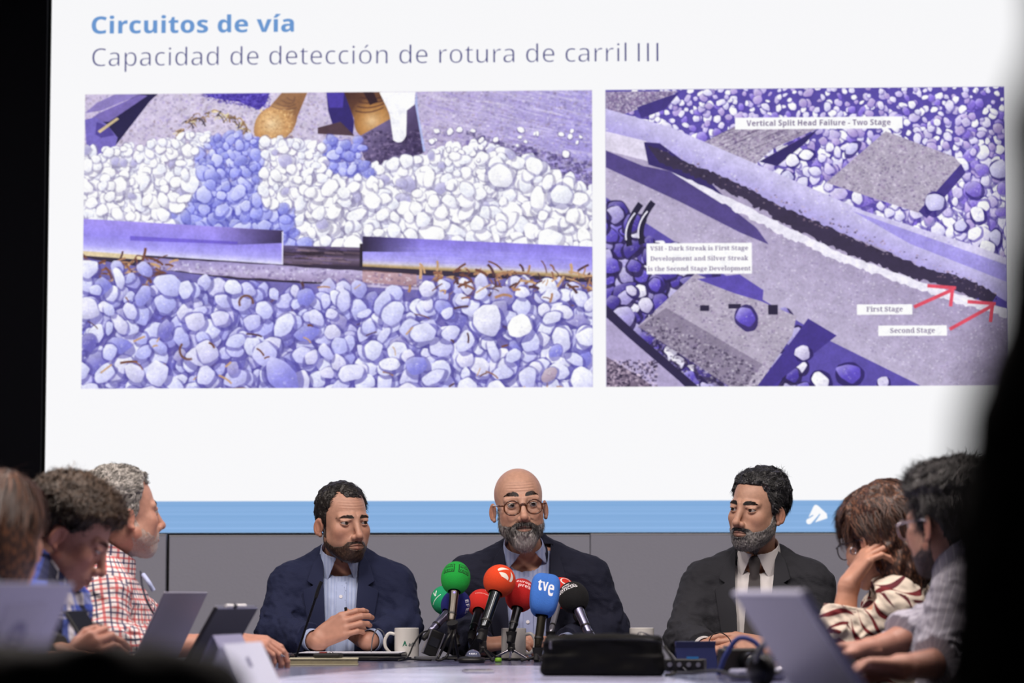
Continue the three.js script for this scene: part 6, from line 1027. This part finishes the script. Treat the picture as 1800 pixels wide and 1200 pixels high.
{
  const aluLid = std({ color: 0x8e8c9c, roughness: 0.4, metalness: 0.3 }), paleLid = std({ color: 0xa09eb8, roughness: 0.4, metalness: 0.3 }), darkLid = std({ color: 0x24242c, roughness: 0.55 });
  const mid = (a, b) => a.clone().add(b).multiplyScalar(0.5), yawOf = (a, b) => { const d = b.clone().sub(a).normalize(); return THREE.MathUtils.radToDeg(Math.atan2(-d.z, d.x)); };   // the hinge runs from a to b along local +x
  { const h = onT(264, 7.02, 0); laptop('laptop', 'silver laptop seen edge-on in front of the man in the checked shirt', h, -101, 116, 0.30, 0.21, 0.208, M.alu, aluLid); }
  { const h = onT(352, 6.95, 0), L = laptop('tablet', 'dark tablet in a folding keyboard case with a stylus on its top edge', h, -105, 121, 0.25, 0.17, 0.178, darkLid, darkLid, undefined, 0.011); obj('stylus', L.place(rod(V(-0.05, 0.181, -0.005), V(0.07, 0.181, -0.005), 0.0038, 0.0038, 12)), M.white, L.t); obj('stylus_loop', L.place(box(0.016, 0.012, 0.013, 0.02, 0.1795, -0.006, 0.002)), M.black, L.t); obj('lid_trim', L.place(box(0.246, 0.004, 0.012, 0, 0.176, -0.005, 0.001)), M.alu, L.t); }
  { const h = onT(-40, 4.5, 0), L = laptop('laptop', 'pale laptop with a square sticker on its lid near the chestnut-haired woman', h, -105, 114, 0.31, 0.22, 0.215, M.alu, paleLid); const st = canvasTexture(256, 256, (g) => { g.fillStyle = '#b6b4cc'; g.fillRect(0, 0, 256, 256); g.fillStyle = '#7d7ba0'; g.beginPath(); g.ellipse(128, 110, 60, 52, 0, 0, 6.3); g.fill(); g.fillStyle = '#b6b4cc'; g.fillRect(100, 96, 56, 12); g.fillRect(100, 120, 56, 8); }); obj('sticker', L.place(box(0.13, 0.13, 0.0006, -0.02, 0.115, -0.0065)), std({ map: st, roughness: 0.6 }), L.lid); }
  { const h = onT(1478, 4.56, 0), L = laptop('laptop', 'silver laptop with a bright rim beside the cables in front of the grey-shirted man', h, 108, 123.5, 0.31, 0.22, 0.217, M.alu, aluLid, undefined, 0.009); obj('lid_rim', [L.place(box(0.006, 0.219, 0.014, -0.158, 0.1095, -0.0045, 0.002)), L.place(box(0.31, 0.004, 0.011, 0, 0.219, -0.0045, 0.001))], std({ color: 0xdadaf6, roughness: 0.45 }), L.lid); }
}
function tentCard(label, ridgeA, ridgeB, spread, mat, mark) {
  const d = ridgeB.clone().sub(ridgeA), len = Math.hypot(d.x, d.z), h = ridgeA.y - TABLE_Y, t = thing('tent_card', label, 'card', V((ridgeA.x + ridgeB.x) / 2, TABLE_Y, (ridgeA.z + ridgeB.z) / 2), Math.atan2(-d.z, d.x)); const a = Math.atan2(spread, h), s = Math.hypot(spread, h);
  for (const k of [-1, 1]) { const p = obj('card_face', box(len, s, 0.0016, 0, -s / 2, 0).rotateX(-k * a).translate(0, h, 0), mat, t); if (mark && k === mark.side) obj('print', box(mark.w, mark.h, 0.0004, mark.x, -s * 0.42, k * 0.0011).rotateX(-k * a).translate(0, h, 0), std({ color: mark.color, roughness: 0.7 }), p); }
}
{
  const cardMat = phy({ color: 0xd4d6ea, roughness: 0.35, clearcoat: 0.5, clearcoatRoughness: 0.2 }), cardB = phy({ color: 0x8d8cab, roughness: 0.4 });
  tentCard('glossy white folded tent card with a small dark mark', V(...onT(391, 5.62, 0.092)), V(...onT(459, 5.98, 0.092)), 0.044, cardMat, { side: 1, w: 0.03, h: 0.022, x: -0.02, color: 0x70708e });
  tentCard('lilac grey folded tent card standing behind the glossy white one', V(...onT(374, 6.35, 0.100)), V(...onT(424, 6.6, 0.100)), 0.05, cardB);
}

// ---------------------------------------------------------------- the clutter in front of the right speaker
{
  cable('thin brown cable looped over the fingers of the man in charcoal suit', [P(1243, 1160, 8.3), P(1246, 1128, 8.36), P(1256, 1113, 8.4), P(1268, 1112, 8.4), P(1280, 1120, 8.4), P(1290, 1145, 8.34), onT(1298, 8.2)], 0.0017, std({ color: 0x1c1210, roughness: 0.5 }));
  cable('grey wire arching over beside the black pouch', [onT(1130, 7.3), P(1122, 1112, 7.3), P(1142, 1116, 7.3), P(1172, 1140, 7.3), P(1196, 1168, 7.2), onT(1206, 7.1)], 0.0016, M.grey);
  const earbud = thing('earbud', 'tiny white earbud held between the fingers of the man in charcoal suit', 'earbud', P(1251, 1131, 8.36)); obj('bud', new THREE.SphereGeometry(0.006, 14, 10).scale(0.8, 1.1, 0.8), M.white, earbud); obj('stem', rod(V(0, -0.004, 0), V(0.001, -0.013, 0), 0.003, 0.0026), M.white, earbud);
  const nb = thing('navy_folder', 'navy blue plastic folder standing folded beside the pouch', 'folder', onT(1222, 7.4, 0), rad(20)); const fm = phy({ color: 0x141d4c, roughness: 0.35, clearcoat: 0.4 });
  for (const k of [-1, 1]) obj('folder_side', box(0.11, 0.075, 0.0025, 0, 0.037, 0).rotateX(k * 0.32).translate(0.0, 0, k * -0.018), fm, nb);
  const adapter = thing('audio_splitter', 'black audio splitter box with small plugs in front of the charcoal-suited man', 'splitter', onT(1205, 7.2, 0), rad(-8)); obj('casing', box(0.10, 0.03, 0.06, 0, 0.015, 0, 0.004), M.black, adapter); for (let i = 0; i < 4; i++) obj('socket', rod(V(-0.036 + i * 0.024, 0.016, 0.03), V(-0.036 + i * 0.024, 0.016, 0.036), 0.006, 0.006, 12), M.alu, adapter); obj('blue_light', box(0.03, 0.006, 0.002, 0.02, 0.033, 0.02), std({ color: 0x2a6fb0, roughness: 0.4 }), adapter);
  const cam = thing('compact_camera', 'small black camera with round lens lying among cables', 'camera', onT(1300, 6.9, 0), rad(24)); obj('body', box(0.11, 0.062, 0.036, 0, 0.031, 0, 0.008), M.black, cam); obj('lens_barrel', rod(V(0.012, 0.03, 0.016), V(0.012, 0.03, 0.045), 0.024, 0.022, 28), M.satin, cam); obj('lens_glass', new THREE.SphereGeometry(0.016, 20, 12).scale(1, 1, 0.3).translate(0.012, 0.03, 0.044), phy({ color: 0x10141c, roughness: 0.05, clearcoat: 1 }), cam); obj('dial', rod(V(-0.035, 0.062, 0), V(-0.035, 0.068, 0), 0.009, 0.009, 18), M.alu, cam);
  const strap = phy({ color: 0x243272, roughness: 0.6 }); tag(obj('lanyard', (() => { const g = tube([V(0, 0, 0), V(0.02, 0.05, 0.01), V(0.05, 0.085, 0.02), V(0.09, 0.07, 0.02), V(0.10, 0.02, 0.03), V(0.07, 0.004, 0.05)], 0.006, 60, 8); return g; })(), strap), 'wide blue lanyard ribbon arching over beside the camera', 'lanyard').position.copy(onT(1262, 6.6, 0.006));
  const hp = thing('headphones', 'grey over-ear headphones lying on the table among cables', 'headphones', onT(1385, 5.9, 0), rad(30)); obj('headband', tube([[-0.075, 0.03, 0], [-0.085, 0.07, 0.02], [-0.05, 0.12, 0.05], [0, 0.135, 0.06], [0.05, 0.12, 0.05], [0.085, 0.07, 0.02], [0.075, 0.03, 0]], 0.007, 70, 10), M.grey, hp); for (const k of [-1, 1]) { const e = obj('ear_cup', new THREE.SphereGeometry(0.035, 24, 16).scale(0.5, 1, 1).translate(k * 0.075, 0.035, 0), M.satin, hp); obj('cushion', new THREE.TorusGeometry(0.024, 0.010, 12, 28).rotateY(Math.PI / 2).translate(k * 0.058, 0.035, 0), M.rubber, e); }
  const rec = thing('handheld_recorder', 'grey handheld audio recorder lying at a slant among cables', 'recorder', onT(1330, 6.35, 0), rad(34)); obj('casing', box(0.13, 0.026, 0.046, 0, 0.013, 0, 0.008), std({ color: 0x8c8ea8, roughness: 0.4 }), rec); obj('screen_window', box(0.04, 0.001, 0.03, 0.01, 0.0263, 0), M.black, rec); obj('capsule', new THREE.SphereGeometry(0.016, 16, 12).translate(0.062, 0.016, 0), M.steel, rec);
  cable('black cable tangled between the folder and the headphones', [onT(1180, 6.9), onT(1215, 6.6, 0.01), onT(1260, 6.4, 0.02), onT(1300, 6.2, 0.012), onT(1350, 6.1, 0.02), onT(1400, 6.2, 0.03), onT(1440, 6.3, 0.02), onT(1460, 6.5)], 0.004);
  cable('black cable rising behind the silver laptop with bright rim', [onT(1395, 6.6), P(1390, 1165, 6.6), P(1400, 1140, 6.6), P(1420, 1125, 6.6), P(1450, 1128, 6.6), onT(1500, 6.5, 0.006)], 0.004);
  const smart = thing('phone', 'dark phone lying by the far hand of the grey-shirted man', 'phone', onT(1470, 6.9, 0), rad(70)); obj('case', box(0.074, 0.009, 0.15, 0, 0.0045, 0, 0.004), M.black, smart); obj('glass', box(0.069, 0.001, 0.144, 0, 0.0092, 0), std({ color: 0x16181e, roughness: 0.08 }), smart);
}
// what the listeners wear and hold
{
  const o = P(262, 1040, 7.3), ly = thing('neck_cord', 'dark neck cord with a pale blue tag hanging on the checked shirt', 'neck cord', o); const w = (px, py, d) => P(px, py, d).sub(o);
  obj('cord', tube([w(247, 1004, 7.42), w(250, 1030, 7.38), w(258, 1055, 7.36), w(270, 1078, 7.36), w(284, 1090, 7.38)], 0.0028, 40), std({ color: 0x23243a, roughness: 0.7 }), ly); obj('tag_strip', tube([w(252, 1010, 7.40), w(262, 1024, 7.37), w(270, 1038, 7.37)], 0.006, 24), std({ color: 0xaeb8de, roughness: 0.6 }), ly);
  const ph = thing('phone', 'dark phone held up by the young curly-haired man', 'phone', P(158, 1118, 6.50), rad(62)); obj('case', box(0.075, 0.15, 0.009, 0, 0.0, 0, 0.004).rotateX(-0.7), M.black, ph); obj('glass', box(0.069, 0.142, 0.001, 0, 0, 0.0049).rotateX(-0.7), std({ color: 0x20222a, roughness: 0.08 }), ph);
  const er = P(1500, 968, 7.28); tag(obj('earring', new THREE.TorusGeometry(0.009, 0.0022, 10, 24).rotateY(0.6), M.steel), 'silver hoop earring on the auburn-haired woman', 'earring').position.copy(er);
  const wa = P(1352, 1143, 8.49), wt = thing('wristwatch', 'steel wristwatch on the charcoal-suited man', 'watch', wa); obj('bracelet', new THREE.TorusGeometry(0.030, 0.005, 10, 32).rotateY(Math.PI / 2 - 0.2), M.steel, wt); obj('dial', new THREE.CylinderGeometry(0.015, 0.015, 0.007, 24).translate(0, 0.031, 0), M.satin, wt);
}
// black shoulder bag on the near part of the table, far out of focus
{
  const t = thing('camera_bag', 'black shoulder bag slumped on the near end of the table', 'bag', V(...onT(150, 2.62, 0.003)), rad(8));
  const d = (x, y, z) => { const q = Math.hypot(Math.max(Math.abs(x) - 0.125, 0), Math.max(Math.abs(y - 0.055) - 0.03, 0), Math.max(Math.abs(z) - 0.06, 0)) - 0.045; return Math.max(q - 0.006 * noise3(x * 12, y * 14, z * 12) + 0.03 * sstep(0.06, 0.19, x) * sstep(0.02, 0.1, y), -y); };
  obj('bag_body', surface(d, V(-0.2, -0.01, -0.14), V(0.2, 0.16, 0.14), 0.007), std({ color: 0x040406, roughness: 0.9, bumpMap: rep(weave, 10, 10), bumpScale: 0.0008 }), t);
  obj('flap', surface((x, y, z) => Math.max(Math.abs(d(x, y, z) - 0.004) - 0.003, 0.05 - y, Math.abs(x) - 0.15), V(-0.2, 0.03, -0.15), V(0.2, 0.17, 0.15), 0.0035), std({ color: 0x050507, roughness: 0.85 }), t);
  obj('strap', tube([[-0.16, 0.07, 0], [-0.19, 0.05, 0.04], [-0.17, 0.01, 0.1], [-0.05, 0.008, 0.13], [0.1, 0.008, 0.14], [0.17, 0.012, 0.08], [0.165, 0.05, 0]], 0.008, 60), M.rubber, t);
}

renderer.render(scene, camera);
